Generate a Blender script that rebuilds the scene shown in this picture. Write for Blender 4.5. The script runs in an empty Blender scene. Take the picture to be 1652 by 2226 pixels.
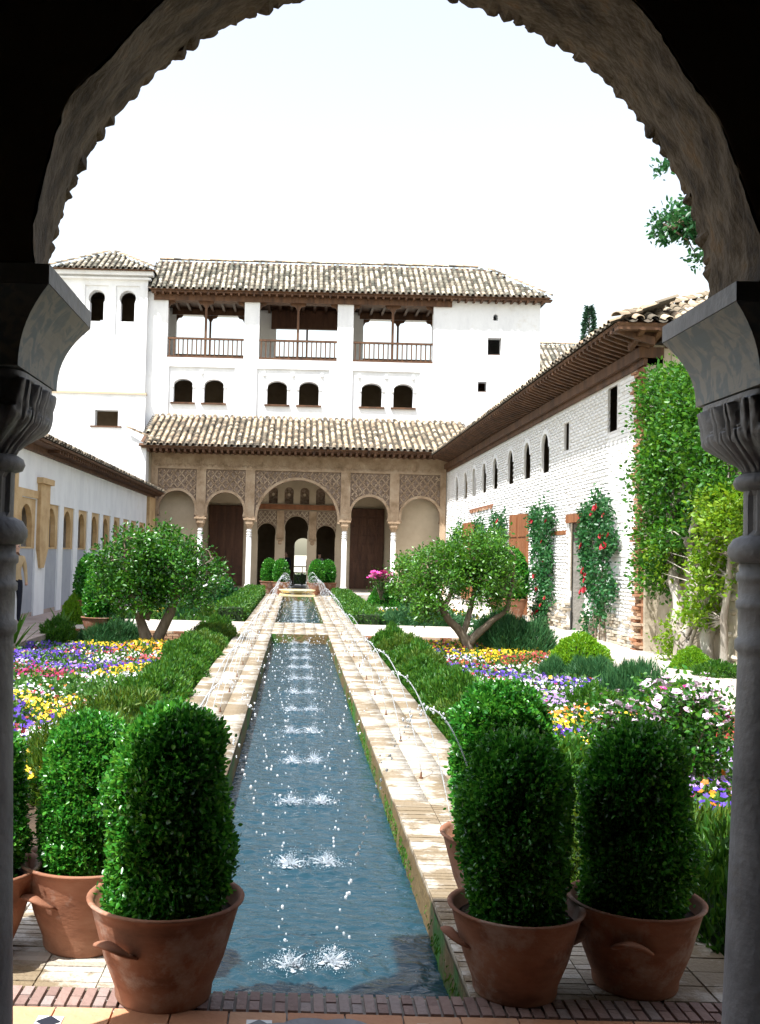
import bpy, math, random
import numpy as np
from mathutils import Vector, Matrix
from mathutils.geometry import tessellate_polygon

random.seed(7)
RNG = np.random.default_rng(11)
PI = math.pi
scene = bpy.context.scene
COL = scene.collection

# ------------------------------------------------------------------ camera
cam = bpy.data.cameras.new('camera')
cam_o = bpy.data.objects.new('camera', cam)
COL.objects.link(cam_o)
pitch, roll = math.atan(91 / 2225), 0.025
fwd = Vector((0, math.cos(pitch), math.sin(pitch)))
upv = Vector((0, -math.sin(pitch), math.cos(pitch)))
rtv = Vector((1, 0, 0))
cxv = rtv * math.cos(roll) + upv * math.sin(roll)
cyv = -rtv * math.sin(roll) + upv * math.cos(roll)
m = Matrix((cxv, cyv, -fwd)).transposed().to_4x4()
m.translation = (-0.11, 0, 1.65)
cam_o.matrix_world = m
cam.sensor_width = 36
cam.lens = 36.0
cam.shift_x = 179 / 2225
cam.clip_start = 0.05
cam.clip_end = 3000
scene.camera = cam_o

# ------------------------------------------------------------------ world, sun, exposure
SUN_DIR = Vector((0.36, 0.317, -0.877)).normalized()          # the way the light travels
world = bpy.data.worlds.new('World')
scene.world = world
world.use_nodes = True
wn = world.node_tree
bg = wn.nodes['Background']
sky = wn.nodes.new('ShaderNodeTexSky')
sky.sky_type = 'NISHITA'
sky.sun_disc = False
sky.sun_elevation = math.asin(-SUN_DIR.z)
sky.sun_rotation = math.atan2(-SUN_DIR.x, -SUN_DIR.y)
sky.air_density = 2.0
sky.dust_density = 2.0
sky.ozone_density = 2.0
hsv = wn.nodes.new('ShaderNodeHueSaturation')
hsv.inputs['Saturation'].default_value = 0.55
hsv.inputs['Hue'].default_value = 0.522
wn.links.new(sky.outputs[0], hsv.inputs['Color'])
wn.links.new(hsv.outputs[0], bg.inputs['Color'])
bg.inputs['Strength'].default_value = 0.15
sun = bpy.data.lights.new('sun', 'SUN')
sun.energy = 5.0
sun.angle = math.radians(0.53)
sun.color = (1.0, 0.99, 0.975)
sun_o = bpy.data.objects.new('sun', sun)
sun_o.rotation_euler = SUN_DIR.to_track_quat('-Z', 'Y').to_euler()
COL.objects.link(sun_o)
scene.view_settings.view_transform = 'Standard'
scene.view_settings.look = 'None'
scene.view_settings.exposure = 1.05
scene.view_settings.gamma = 1.0
scene.view_settings.use_curve_mapping = False
scene.cycles.use_denoising = True
scene.cycles.max_bounces = 8
scene.cycles.transparent_max_bounces = 8
scene.cycles.sample_clamp_indirect = 6.0

# ------------------------------------------------------------------ materials
def nodes_of(name):
    mt = bpy.data.materials.new(name)
    mt.use_nodes = True
    nt = mt.node_tree
    return mt, nt, nt.nodes['Principled BSDF']

def pmat(name, cols, scale=3.0, rough=0.8, bump=0.0, bscale=20.0, island=0.0, detail=6.0, spec=0.3,
         stops=None, stretch=(1, 1, 1), stain=None, metal=0.0):
    mt, nt, b = nodes_of(name)
    L = nt.links.new
    geo = nt.nodes.new('ShaderNodeNewGeometry')
    mp = nt.nodes.new('ShaderNodeMapping')
    mp.inputs['Scale'].default_value = stretch
    L(geo.outputs['Position'], mp.inputs['Vector'])
    nz = nt.nodes.new('ShaderNodeTexNoise')
    nz.inputs['Scale'].default_value = scale
    nz.inputs['Detail'].default_value = detail
    nz.inputs['Roughness'].default_value = 0.65
    L(mp.outputs[0], nz.inputs['Vector'])
    fac = nz.outputs['Fac']
    if island > 0:
        oi = nt.nodes.new('ShaderNodeObjectInfo')
        ad = nt.nodes.new('ShaderNodeMath'); ad.operation = 'ADD'
        L(geo.outputs['Random Per Island'], ad.inputs[0]); L(oi.outputs['Random'], ad.inputs[1])
        fr = nt.nodes.new('ShaderNodeMath'); fr.operation = 'FRACT'
        L(ad.outputs[0], fr.inputs[0])
        mx = nt.nodes.new('ShaderNodeMix'); mx.data_type = 'FLOAT'
        mx.inputs['Factor'].default_value = island
        L(fac, mx.inputs['A']); L(fr.outputs[0], mx.inputs['B'])
        fac = mx.outputs['Result']
    rp = nt.nodes.new('ShaderNodeValToRGB')
    e = rp.color_ramp.elements
    n = len(cols)
    if stops is None:
        lo, hi = (0.32, 0.68) if island < 0.5 else (0.08, 0.92)
        stops = [lo + (hi - lo) * i / max(1, n - 1) for i in range(n)]
    while len(e) < n:
        e.new(0.5)
    for i, c in enumerate(cols):
        e[i].position = stops[i]
        e[i].color = (*c, 1)
    L(fac, rp.inputs['Fac'])
    colour = rp.outputs['Color']
    if stain:                                   # (colour, scale, threshold, softness, amount): blotches of dirt or wear
        sc, ss, th, so, am = stain
        n2 = nt.nodes.new('ShaderNodeTexNoise')
        n2.inputs['Scale'].default_value = ss
        n2.inputs['Detail'].default_value = 8
        n2.inputs['Roughness'].default_value = 0.7
        L(geo.outputs['Position'], n2.inputs['Vector'])
        mr = nt.nodes.new('ShaderNodeMapRange')
        mr.inputs['From Min'].default_value = th
        mr.inputs['From Max'].default_value = th + so
        mr.inputs['To Max'].default_value = am
        L(n2.outputs['Fac'], mr.inputs['Value'])
        m2 = nt.nodes.new('ShaderNodeMix'); m2.data_type = 'RGBA'
        L(mr.outputs[0], m2.inputs['Factor'])
        L(colour, m2.inputs['A'])
        m2.inputs['B'].default_value = (*sc, 1)
        colour = m2.outputs['Result']
    L(colour, b.inputs['Base Color'])
    b.inputs['Roughness'].default_value = rough
    b.inputs['Specular IOR Level'].default_value = spec
    b.inputs['Metallic'].default_value = metal
    if bump > 0:
        n3 = nt.nodes.new('ShaderNodeTexNoise')
        n3.inputs['Scale'].default_value = bscale
        n3.inputs['Detail'].default_value = 6
        L(mp.outputs[0], n3.inputs['Vector'])
        bp = nt.nodes.new('ShaderNodeBump')
        bp.inputs['Strength'].default_value = min(1.0, bump)
        bp.inputs['Distance'].default_value = 0.02 * max(1.0, bump)
        L(n3.outputs['Fac'], bp.inputs['Height'])
        L(bp.outputs[0], b.inputs['Normal'])
    return mt

def leafmat(name, cols, rough=0.42, trans=0.3, spec=0.4):
    mt, nt, b = nodes_of(name)
    L = nt.links.new
    geo = nt.nodes.new('ShaderNodeNewGeometry')
    oi = nt.nodes.new('ShaderNodeObjectInfo')
    nz = nt.nodes.new('ShaderNodeTexNoise')
    nz.inputs['Scale'].default_value = 3.0
    L(geo.outputs['Position'], nz.inputs['Vector'])
    mx = nt.nodes.new('ShaderNodeMix'); mx.data_type = 'FLOAT'
    mx.inputs['Factor'].default_value = 0.6
    L(nz.outputs['Fac'], mx.inputs['A']); L(geo.outputs['Random Per Island'], mx.inputs['B'])
    rp = nt.nodes.new('ShaderNodeValToRGB')
    e = rp.color_ramp.elements
    while len(e) < len(cols):
        e.new(0.5)
    for i, c in enumerate(cols):
        e[i].position = 0.15 + 0.7 * i / (len(cols) - 1)
        e[i].color = (*c, 1)
    L(mx.outputs['Result'], rp.inputs['Fac'])
    L(rp.outputs['Color'], b.inputs['Base Color'])
    b.inputs['Roughness'].default_value = rough
    b.inputs['Specular IOR Level'].default_value = spec
    tr = nt.nodes.new('ShaderNodeBsdfTranslucent')
    br = nt.nodes.new('ShaderNodeHueSaturation')
    br.inputs['Value'].default_value = 1.5
    br.inputs['Hue'].default_value = 0.48
    L(rp.outputs['Color'], br.inputs['Color'])
    L(br.outputs[0], tr.inputs['Color'])
    ms = nt.nodes.new('ShaderNodeMixShader')
    ms.inputs[0].default_value = trans
    L(b.outputs[0], ms.inputs[1]); L(tr.outputs[0], ms.inputs[2])
    L(ms.outputs[0], nt.nodes['Material Output'].inputs['Surface'])
    return mt

def attrmat(name, rough=0.6, trans=0.25):
    mt, nt, b = nodes_of(name)
    L = nt.links.new
    at = nt.nodes.new('ShaderNodeAttribute'); at.attribute_name = 'Col'
    L(at.outputs['Color'], b.inputs['Base Color'])
    b.inputs['Roughness'].default_value = rough
    tr = nt.nodes.new('ShaderNodeBsdfTranslucent')
    L(at.outputs['Color'], tr.inputs['Color'])
    ms = nt.nodes.new('ShaderNodeMixShader')
    ms.inputs[0].default_value = trans
    L(b.outputs[0], ms.inputs[1]); L(tr.outputs[0], ms.inputs[2])
    L(ms.outputs[0], nt.nodes['Material Output'].inputs['Surface'])
    return mt

M = {}
M['plaster'] = pmat('white_plaster', [(.62, .625, .64), (.71, .715, .72), (.76, .765, .77)], 1.4, .9, .35, 9,
                    stain=((.52, .48, .41), 1.1, .57, .16, .5), stretch=(1, 1, .45))
M['brickwhite'] = pmat('white_painted_brick', [(.80, .79, .77), (.84, .83, .81), (.76, .74, .70), (.62, .52, .42)], 1.5, .9, .5, 30, island=.75,
                       stops=[0, .55, .86, 1.0], stain=((.38, .19, .10), 1.1, .66, .1, .75))
M['brickmortar'] = pmat('pale_mortar', [(.58, .55, .50), (.72, .70, .67)], 2.5, .95, .6, 25)
M['redbrick'] = pmat('bare_brick', [(.20, .09, .05), (.34, .16, .085), (.42, .25, .15), (.50, .40, .30)], 3, .9, .5, 30, island=.7)
M['rubble'] = pmat('rubble_stone', [(.28, .22, .15), (.45, .39, .30), (.60, .55, .46)], 2.2, .95, .8, 12, island=.6)
M['rubblemortar'] = pmat('rubble_mortar', [(.30, .25, .18), (.50, .44, .34)], 1.8, .95, .9, 9)
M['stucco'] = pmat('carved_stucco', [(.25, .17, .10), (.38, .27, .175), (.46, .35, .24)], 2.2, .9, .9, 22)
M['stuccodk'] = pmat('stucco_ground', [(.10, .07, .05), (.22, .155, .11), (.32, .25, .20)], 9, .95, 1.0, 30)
M['ochre'] = pmat('ochre_render', [(.36, .23, .11), (.48, .33, .17), (.55, .40, .23)], 2.0, .92, .5, 14)
M['beige'] = pmat('beige_plaster', [(.42, .34, .24), (.52, .43, .31)], 1.2, .9, .3, 10)
M['wood'] = pmat('dark_wood', [(.045, .022, .012), (.095, .045, .022), (.14, .07, .035)], 4, .65, .4, 30, stretch=(1, 1, .2))
M['doorwood'] = pmat('dark_door_wood', [(.035, .014, .007), (.065, .026, .012), (.09, .04, .02)], 5, .6, .4, 30, stretch=(1, 1, .15))
M['shadeplaster'] = pmat('recess_shade_plaster', [(.30, .315, .345), (.37, .385, .415)], 1.5, .95, .3, 12)  # white plaster darkened to bluish grey: shade of the arcade recesses painted in
M['greyrender'] = pmat('grey_render', [(.20, .19, .17), (.30, .28, .25)], 6, .95, .8, 16)
M['woodred'] = pmat('red_brown_wood', [(.15, .055, .022), (.23, .09, .036), (.28, .12, .05)], 5, .6, .4, 30, stretch=(1, 1, .15))
M['tile'] = pmat('clay_roof_tile', [(.075, .065, .05), (.19, .155, .11), (.36, .27, .18), (.52, .44, .32), (.30, .19, .12)], 2.0, .9, .5, 25, island=.72,
                 stops=[.12, .32, .5, .72, .9], stain=((.10, .095, .075), 6, .54, .15, .55))
M['tilegrey'] = pmat('lichened_roof_tile', [(.07, .07, .055), (.17, .16, .125), (.33, .29, .22), (.54, .50, .40), (.27, .21, .15)], 2.0, .9, .5, 25, island=.72,
                 stops=[.12, .32, .5, .75, .92], stain=((.10, .10, .08), 6, .52, .15, .6))
M['tilepan'] = pmat('clay_pan_tile', [(.035, .032, .025), (.08, .068, .05), (.13, .10, .075)], 2.0, .95, .5, 25, island=.6)
M['coping'] = pmat('coping_brick', [(.29, .25, .19), (.39, .345, .28), (.48, .445, .38)], 1.4, .75, .5, 45, island=.42, spec=.4,
                   stain=((.17, .12, .06), 1.7, .47, .06, .85))
M['copingmortar'] = pmat('coping_mortar', [(.24, .20, .14), (.34, .30, .23)], 2, .9, .4, 30, stain=((.12, .08, .04), 1.7, .49, .07, .8))
M['poolwall'] = pmat('algae_pool_wall', [(.10, .065, .025), (.15, .10, .04), (.05, .10, .02), (.04, .16, .015)], 2.4, .6, .7, 25, stops=[.30, .47, .56, .68])
M['path'] = pmat('pale_path', [(.36, .32, .26), (.45, .40, .34), (.50, .46, .40)], 1.6, .95, .5, 20)
M['pinkpath'] = pmat('pink_brick_path', [(.28, .21, .18), (.36, .28, .24), (.41, .34, .30)], 2.2, .95, .5, 20)
M['terra'] = pmat('terracotta_floor', [(.42, .19, .10), (.52, .26, .14), (.58, .34, .20)], 2.5, .75, .3, 30, island=.6, stain=((.50, .42, .34), 3.0, .55, .2, .5))
M['grout'] = pmat('grey_grout', [(.28, .26, .23), (.38, .35, .31)], 4, .9, .4, 30)
M['brickedge'] = pmat('edge_brick', [(.20, .13, .11), (.30, .20, .17), (.28, .25, .24)], 4, .7, .4, 40, island=.7)
M['white_tile'] = pmat('white_glazed_tile', [(.68, .68, .66), (.76, .76, .74)], 3, .35, spec=.5)
M['black_tile'] = pmat('black_glazed_tile', [(.015, .02, .03), (.03, .035, .05)], 3, .35, spec=.5)
M['pot'] = pmat('terracotta_pot', [(.13, .055, .032), (.26, .115, .065), (.33, .17, .105)], 2.6, .82, .12, 40, stretch=(1, 1, 2.2), stain=((.42, .33, .27), 3.4, .52, .12, .7))
M['soil'] = pmat('dark_soil', [(.035, .024, .015), (.075, .05, .03)], 6, .98, .8, 30)
M['bark'] = pmat('grey_brown_bark', [(.09, .06, .04), (.18, .135, .095), (.27, .22, .17)], 6, .95, .8, 25, stretch=(1, 1, .3))
M['palebark'] = pmat('pale_bark', [(.16, .13, .10), (.34, .30, .25), (.46, .43, .38)], 5, .95, .8, 20, stretch=(1, 1, .3))
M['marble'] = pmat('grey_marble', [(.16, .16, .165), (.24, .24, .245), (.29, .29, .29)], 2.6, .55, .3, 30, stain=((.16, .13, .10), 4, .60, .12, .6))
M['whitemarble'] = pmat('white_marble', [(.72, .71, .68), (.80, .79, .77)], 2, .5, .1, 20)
M['cream'] = pmat('cream_stone', [(.55, .44, .22), (.66, .55, .30)], 3, .6, .3, 20)
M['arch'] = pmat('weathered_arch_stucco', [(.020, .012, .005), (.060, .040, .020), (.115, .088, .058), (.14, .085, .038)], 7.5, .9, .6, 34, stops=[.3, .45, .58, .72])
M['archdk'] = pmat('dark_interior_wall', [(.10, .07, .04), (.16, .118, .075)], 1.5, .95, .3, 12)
M['painted'] = None
M['iron'] = pmat('dark_iron', [(.03, .03, .03), (.06, .055, .05)], 5, .6)
M['copper'] = pmat('copper_nozzle', [(.10, .04, .02), (.18, .08, .04)], 20, .5)
M['terrain'] = pmat('dry_earth', [(.30, .27, .20), (.42, .39, .31)], .3, .95, .3, 2)
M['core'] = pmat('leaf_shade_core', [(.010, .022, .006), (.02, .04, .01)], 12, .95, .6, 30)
M['box'] = leafmat('boxwood_leaf', [(.007, .060, .006), (.020, .155, .013), (.048, .25, .022), (.13, .36, .035)], .30, .32, .6)
M['pom'] = leafmat('pomegranate_leaf', [(.007, .055, .003), (.022, .120, .006), (.075, .21, .010)], .34, .25, .5)
M['pom2'] = leafmat('light_tree_leaf', [(.016, .080, .006), (.045, .155, .010), (.11, .26, .020)], .36, .28, .5)
M['vine'] = leafmat('vine_leaf', [(.014, .080, .006), (.034, .150, .008), (.095, .23, .012)], .42, .32)
M['vinelime'] = leafmat('young_vine_leaf', [(.07, .19, .006), (.13, .26, .008), (.21, .32, .015)], .5, .4)
M['rose'] = leafmat('rose_leaf', [(.008, .060, .016), (.018, .10, .026), (.04, .14, .03)], .4, .25)
M['hedge'] = leafmat('hedge_leaf', [(.012, .075, .006), (.034, .130, .008), (.085, .19, .012)], .5, .3)
M['hedgeyel'] = leafmat('olive_hedge_leaf', [(.020, .075, .005), (.048, .125, .008), (.12, .165, .012)], .55, .28)
M['lav'] = leafmat('lavender_leaf', [(.012, .075, .022), (.030, .115, .034), (.06, .155, .045)], .6, .25)
M['lime'] = leafmat('lime_bush_leaf', [(.06, .20, .006), (.12, .29, .008), (.21, .36, .014)], .5, .4)
M['bed'] = leafmat('bed_leaf', [(.022, .085, .010), (.045, .145, .016), (.09, .20, .024)], .55, .3)
M['cyp'] = leafmat('conifer_leaf', [(.008, .035, .018), (.016, .055, .028), (.03, .08, .035)], .6, .15)
M['flower'] = attrmat('flower_petal')
M['pinkrose'] = pmat('pale_pink_petal', [(.58, .38, .50), (.66, .52, .62), (.72, .64, .70)], 30, .6)
M['redrose'] = pmat('red_petal', [(.26, .004, .012), (.42, .010, .028)], 20, .6)
M['skin'] = pmat('skin', [(.45, .26, .18), (.52, .31, .22)], 5, .6)
M['dark'] = pmat('dark_cloth', [(.010, .011, .018), (.02, .022, .035)], 5, .9)
M['bluecap'] = pmat('blue_cloth', [(.03, .10, .20), (.05, .14, .26)], 5, .9)
M['tan'] = pmat('tan_cloth', [(.42, .30, .16), (.50, .37, .22)], 5, .9)
M['greycl'] = pmat('grey_cloth', [(.16, .16, .17), (.22, .22, .23)], 5, .9)

def painted_stone():
    mt, nt, b = nodes_of('painted_impost')
    L = nt.links.new
    geo = nt.nodes.new('ShaderNodeNewGeometry')
    wv = nt.nodes.new('ShaderNodeTexNoise')
    wv.inputs['Scale'].default_value = 10
    wv.inputs['Detail'].default_value = 3
    wv.inputs['Distortion'].default_value = 2.2
    L(geo.outputs['Position'], wv.inputs['Vector'])
    rp = nt.nodes.new('ShaderNodeValToRGB')
    e = rp.color_ramp.elements
    e[0].position, e[0].color = .44, (.12, .185, .23, 1)
    e[1].position, e[1].color = .56, (.33, .33, .31, 1)
    L(wv.outputs['Fac'], rp.inputs['Fac'])
    nz = nt.nodes.new('ShaderNodeTexNoise'); nz.inputs['Scale'].default_value = 5; nz.inputs['Detail'].default_value = 8
    L(geo.outputs['Position'], nz.inputs['Vector'])
    mx = nt.nodes.new('ShaderNodeMix'); mx.data_type = 'RGBA'
    L(nz.outputs['Fac'], mx.inputs['Factor']); L(rp.outputs['Color'], mx.inputs['A'])
    mx.inputs['B'].default_value = (.27, .25, .21, 1)
    L(mx.outputs['Result'], b.inputs['Base Color'])
    b.inputs['Roughness'].default_value = .75
    return mt
M['painted'] = painted_stone()

def water_mat():
    mt, nt, b = nodes_of('rippled_water')
    L = nt.links.new
    geo = nt.nodes.new('ShaderNodeNewGeometry')
    mp = nt.nodes.new('ShaderNodeMapping'); mp.inputs['Scale'].default_value = (1.0, 1.7, 1)
    L(geo.outputs['Position'], mp.inputs['Vector'])
    n1 = nt.nodes.new('ShaderNodeTexNoise'); n1.inputs['Scale'].default_value = 11; n1.inputs['Detail'].default_value = 5
    n1.inputs['Distortion'].default_value = .6
    L(mp.outputs[0], n1.inputs['Vector'])
    bp = nt.nodes.new('ShaderNodeBump'); bp.inputs['Strength'].default_value = .7; bp.inputs['Distance'].default_value = .025
    L(n1.outputs['Fac'], bp.inputs['Height'])
    L(bp.outputs[0], b.inputs['Normal'])
    b.inputs['Base Color'].default_value = (.007, .034, .048, 1)
    b.inputs['Roughness'].default_value = .06
    b.inputs['IOR'].default_value = 1.33
    b.inputs['Specular IOR Level'].default_value = .55
    return mt
M['water'] = water_mat()
def drop_mat(name, tr, col, rough):
    mt, nt, b = nodes_of(name)
    b.inputs['Base Color'].default_value = (*col, 1)
    b.inputs['Roughness'].default_value = rough
    b.inputs['IOR'].default_value = 1.33
    b.inputs['Transmission Weight'].default_value = tr
    return mt
M['drop'] = drop_mat('clear_water_drop', .6, (.95, .97, 1.0), .08)
M['foam'] = drop_mat('white_water_foam', .6, (.85, .90, .95), .35)

# ------------------------------------------------------------------ mesh helpers
class MB:
    def __init__(s):
        s.v = []; s.f = []
    def add(s, vs, fs):
        o = len(s.v)
        s.v += [tuple(p) for p in vs]
        s.f += [tuple(i + o for i in f) for f in fs]
        return s
    def box(s, x0, x1, y0, y1, z0, z1):
        return s.add([(x0, y0, z0), (x1, y0, z0), (x1, y1, z0), (x0, y1, z0), (x0, y0, z1), (x1, y0, z1), (x1, y1, z1), (x0, y1, z1)],
                     [(0, 3, 2, 1), (4, 5, 6, 7), (0, 1, 5, 4), (1, 2, 6, 5), (2, 3, 7, 6), (3, 0, 4, 7)])
    def tube(s, pts, rad, n=8, cap=True):
        pts = [Vector(p) for p in pts]
        rings = []
        ref = Vector((0, 0, 1))
        vs = []; fs = []
        for i, p in enumerate(pts):
            d = (pts[min(i + 1, len(pts) - 1)] - pts[max(i - 1, 0)])
            d = d.normalized() if d.length > 1e-9 else Vector((0, 0, 1))
            a = d.cross(ref)
            if a.length < 1e-3:
                a = d.cross(Vector((1, 0, 0)))
            a.normalize(); b = d.cross(a)
            r = rad[i] if hasattr(rad, '__len__') else rad
            for k in range(n):
                t = 2 * PI * k / n
                vs.append(p + a * math.cos(t) * r + b * math.sin(t) * r)
        for i in range(len(pts) - 1):
            for k in range(n):
                k2 = (k + 1) % n
                fs.append((i * n + k, i * n + k2, (i + 1) * n + k2, (i + 1) * n + k))
        if cap:
            fs.append(tuple(range(n))[::-1]); fs.append(tuple(range((len(pts) - 1) * n, len(pts) * n)))
        return s.add(vs, fs)
    def lathe(s, prof, c=(0, 0, 0), n=24, sx=1, sy=1):
        vs = []; fs = []
        for r, z in prof:
            for k in range(n):
                t = 2 * PI * k / n
                vs.append((c[0] + math.cos(t) * r * sx, c[1] + math.sin(t) * r * sy, c[2] + z))
        for i in range(len(prof) - 1):
            for k in range(n):
                k2 = (k + 1) % n
                fs.append((i * n + k, i * n + k2, (i + 1) * n + k2, (i + 1) * n + k))
        fs.append(tuple(range(n))[::-1]); fs.append(tuple(range((len(prof) - 1) * n, len(prof) * n)))
        return s.add(vs, fs)
    def slab(s, outA, holes, mapA, mapB):
        """polygon with holes, lofted from mapA(a,b) to mapB(a,b)"""
        loops = [outA] + list(holes)
        flat = [p for l in loops for p in l]
        tris = tessellate_polygon([[Vector((p[0], p[1], 0)) for p in l] for l in loops])
        n = len(flat)
        vs = [mapA(*p) for p in flat] + [mapB(*p) for p in flat]
        fs = [tuple(t) for t in tris] + [tuple(i + n for i in t)[::-1] for t in tris]
        o = 0
        for l in loops:
            k = len(l)
            for i in range(k):
                j = (i + 1) % k
                fs.append((o + i, o + j, o + j + n, o + i + n))
            o += k
        return s.add(vs, fs)
    def sphere(s, c, r, nu=8, nv=5, sx=1, sy=1, sz=1):
        prof = []
        vs = []; fs = []
        for i in range(1, nv):
            a = PI * i / nv
            for k in range(nu):
                t = 2 * PI * k / nu
                vs.append((c[0] + r * sx * math.sin(a) * math.cos(t), c[1] + r * sy * math.sin(a) * math.sin(t), c[2] - r * sz * math.cos(a)))
        for i in range(nv - 2):
            for k in range(nu):
                k2 = (k + 1) % nu
                fs.append((i * nu + k, i * nu + k2, (i + 1) * nu + k2, (i + 1) * nu + k))
        b = len(vs); vs.append((c[0], c[1], c[2] - r * sz)); t_ = len(vs); vs.append((c[0], c[1], c[2] + r * sz))
        for k in range(nu):
            k2 = (k + 1) % nu
            fs.append((b, k2, k)); fs.append((t_, (nv - 2) * nu + k, (nv - 2) * nu + k2))
        return s.add(vs, fs)
    def mesh(s, name='mesh', smooth=False):
        me = bpy.data.meshes.new(name)
        me.from_pydata(s.v, [], s.f)
        if smooth:
            me.polygons.foreach_set('use_smooth', [True] * len(me.polygons))
        me.update()
        return me

def np_mesh(name, verts, quads, smooth=False, col=None):
    me = bpy.data.meshes.new(name)
    verts = np.ascontiguousarray(verts, dtype=np.float32)
    quads = np.ascontiguousarray(quads, dtype=np.int32)
    k = quads.shape[1]
    me.vertices.add(len(verts)); me.vertices.foreach_set('co', verts.ravel())
    me.loops.add(quads.size); me.loops.foreach_set('vertex_index', quads.ravel())
    me.polygons.add(len(quads))
    me.polygons.foreach_set('loop_start', np.arange(len(quads), dtype=np.int32) * k)
    me.polygons.foreach_set('loop_total', np.full(len(quads), k, dtype=np.int32))
    if smooth:
        me.polygons.foreach_set('use_smooth', np.ones(len(quads), dtype=bool))
    me.update(calc_edges=True)
    if col is not None:
        at = me.attributes.new('Col', 'FLOAT_COLOR', 'POINT')
        c4 = np.ones((len(verts), 4), dtype=np.float32); c4[:, :3] = col
        at.data.foreach_set('color', c4.ravel())
    return me

WLOC = {}
def wloc(o):
    return WLOC.get(o.name, Vector((0, 0, 0)))
def put(name, me, mt=None, parent=None, loc=None, rot=None, scale=None, basis=None, smooth=False):
    """link a mesh; loc is in world metres; without loc the mesh is already in world metres"""
    if isinstance(me, MB):
        me = me.mesh(name, smooth)
    o = bpy.data.objects.new(name, me)
    if mt is not None and me is not None:
        mm = M[mt] if isinstance(mt, str) else mt
        if len(me.materials) == 0:
            me.materials.append(mm)
    COL.objects.link(o)
    w = Vector(loc) if loc is not None else Vector((0, 0, 0))
    if basis is not None:
        w = basis.translation.copy()
    base = wloc(parent) if parent is not None else Vector((0, 0, 0))
    if basis is not None:
        b = basis.copy(); b.translation = w - base
        o.matrix_basis = b
    else:
        o.location = w - base
        if rot is not None: o.rotation_euler = rot
        if scale is not None: o.scale = scale if hasattr(scale, '__len__') else (scale,) * 3
    if parent is not None: o.parent = parent
    WLOC[o.name] = w
    return o
def tag(o, label, cat, group=None, kind=None):
    o['label'] = label
    if cat: o['category'] = cat
    if group: o['group'] = group
    if kind: o['kind'] = kind
    return o
def thing(name, label, cat, loc, group=None):
    o = bpy.data.objects.new(name, None)
    o.empty_display_size = .2
    COL.objects.link(o)
    o.location = loc
    WLOC[o.name] = Vector(loc)
    return tag(o, label, cat, group)
def struct(name, me, mt, label=None):
    o = put(name, me, mt)
    o['kind'] = 'structure'
    if label: o['label'] = label
    return o
def copy_tree(o, parent=None):
    c = o.copy(); COL.objects.link(c)
    if parent is not None: c.parent = parent
    WLOC[c.name] = wloc(o)
    for ch in list(o.children):
        copy_tree(ch, c)
    return c
ORD = ['first', 'second', 'third', 'fourth', 'fifth', 'sixth', 'seventh', 'eighth', 'ninth', 'tenth', 'eleventh', 'twelfth', 'thirteenth',
       'fourteenth', 'fifteenth', 'sixteenth']
def arc(cx, cz, r, a0, a1, n, rz=None):
    rz = rz or r
    return [(cx + r * math.cos(a0 + (a1 - a0) * i / n), cz + rz * math.sin(a0 + (a1 - a0) * i / n)) for i in range(n + 1)]
def rect(x0, x1, z0, z1):
    return [(x0, z0), (x1, z0), (x1, z1), (x0, z1)]
def archhole(x0, x1, z0, z1, rise=None, n=10):
    """rectangle with an arched head"""
    r = (x1 - x0) / 2; cx = (x0 + x1) / 2
    rise = rise or r
    return [(x0, z0), (x1, z0)] + arc(cx, z1 - rise, r, 0, PI, n, rise)
def yslab(mb, outer, holes, y0, y1):
    return mb.slab(outer, holes, lambda a, b: (a, y0, b), lambda a, b: (a, y1, b))
def xslab(mb, outer, holes, x0, x1):
    return mb.slab(outer, holes, lambda a, b: (x0, a, b), lambda a, b: (x1, a, b))

# ------------------------------------------------------------------ leaves and flowers
def unit(a):
    return a / np.maximum(1e-9, np.linalg.norm(a, axis=1, keepdims=True))
def leaf_arrays(pos, d, size, width=.5, fold=.25, rng=RNG):
    n = len(pos)
    d = unit(d)
    s = unit(np.cross(d, rng.normal(size=(n, 3))))
    nn = np.cross(d, s)
    L = size[:, None]; w = L * width * .5
    v = np.empty((n, 6, 3))
    v[:, 0] = pos
    v[:, 1] = pos + d * L * .38 + s * w + nn * w * fold
    v[:, 2] = pos + d * L * .72 + s * w * .8 + nn * w * fold
    v[:, 3] = pos + d * L
    v[:, 4] = pos + d * L * .72 - s * w * .8 + nn * w * fold
    v[:, 5] = pos + d * L * .38 - s * w + nn * w * fold
    b = np.arange(n)[:, None] * 6
    q = np.concatenate([b + np.array([0, 1, 2, 3]), b + np.array([0, 3, 4, 5])], axis=1).reshape(-1, 4)
    return v.reshape(-1, 3), q
def leaf_mesh(name, pos, d, size, width=.5, fold=.25):
    v, q = leaf_arrays(pos, d, size, width, fold)
    return np_mesh(name, v, q)
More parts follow.
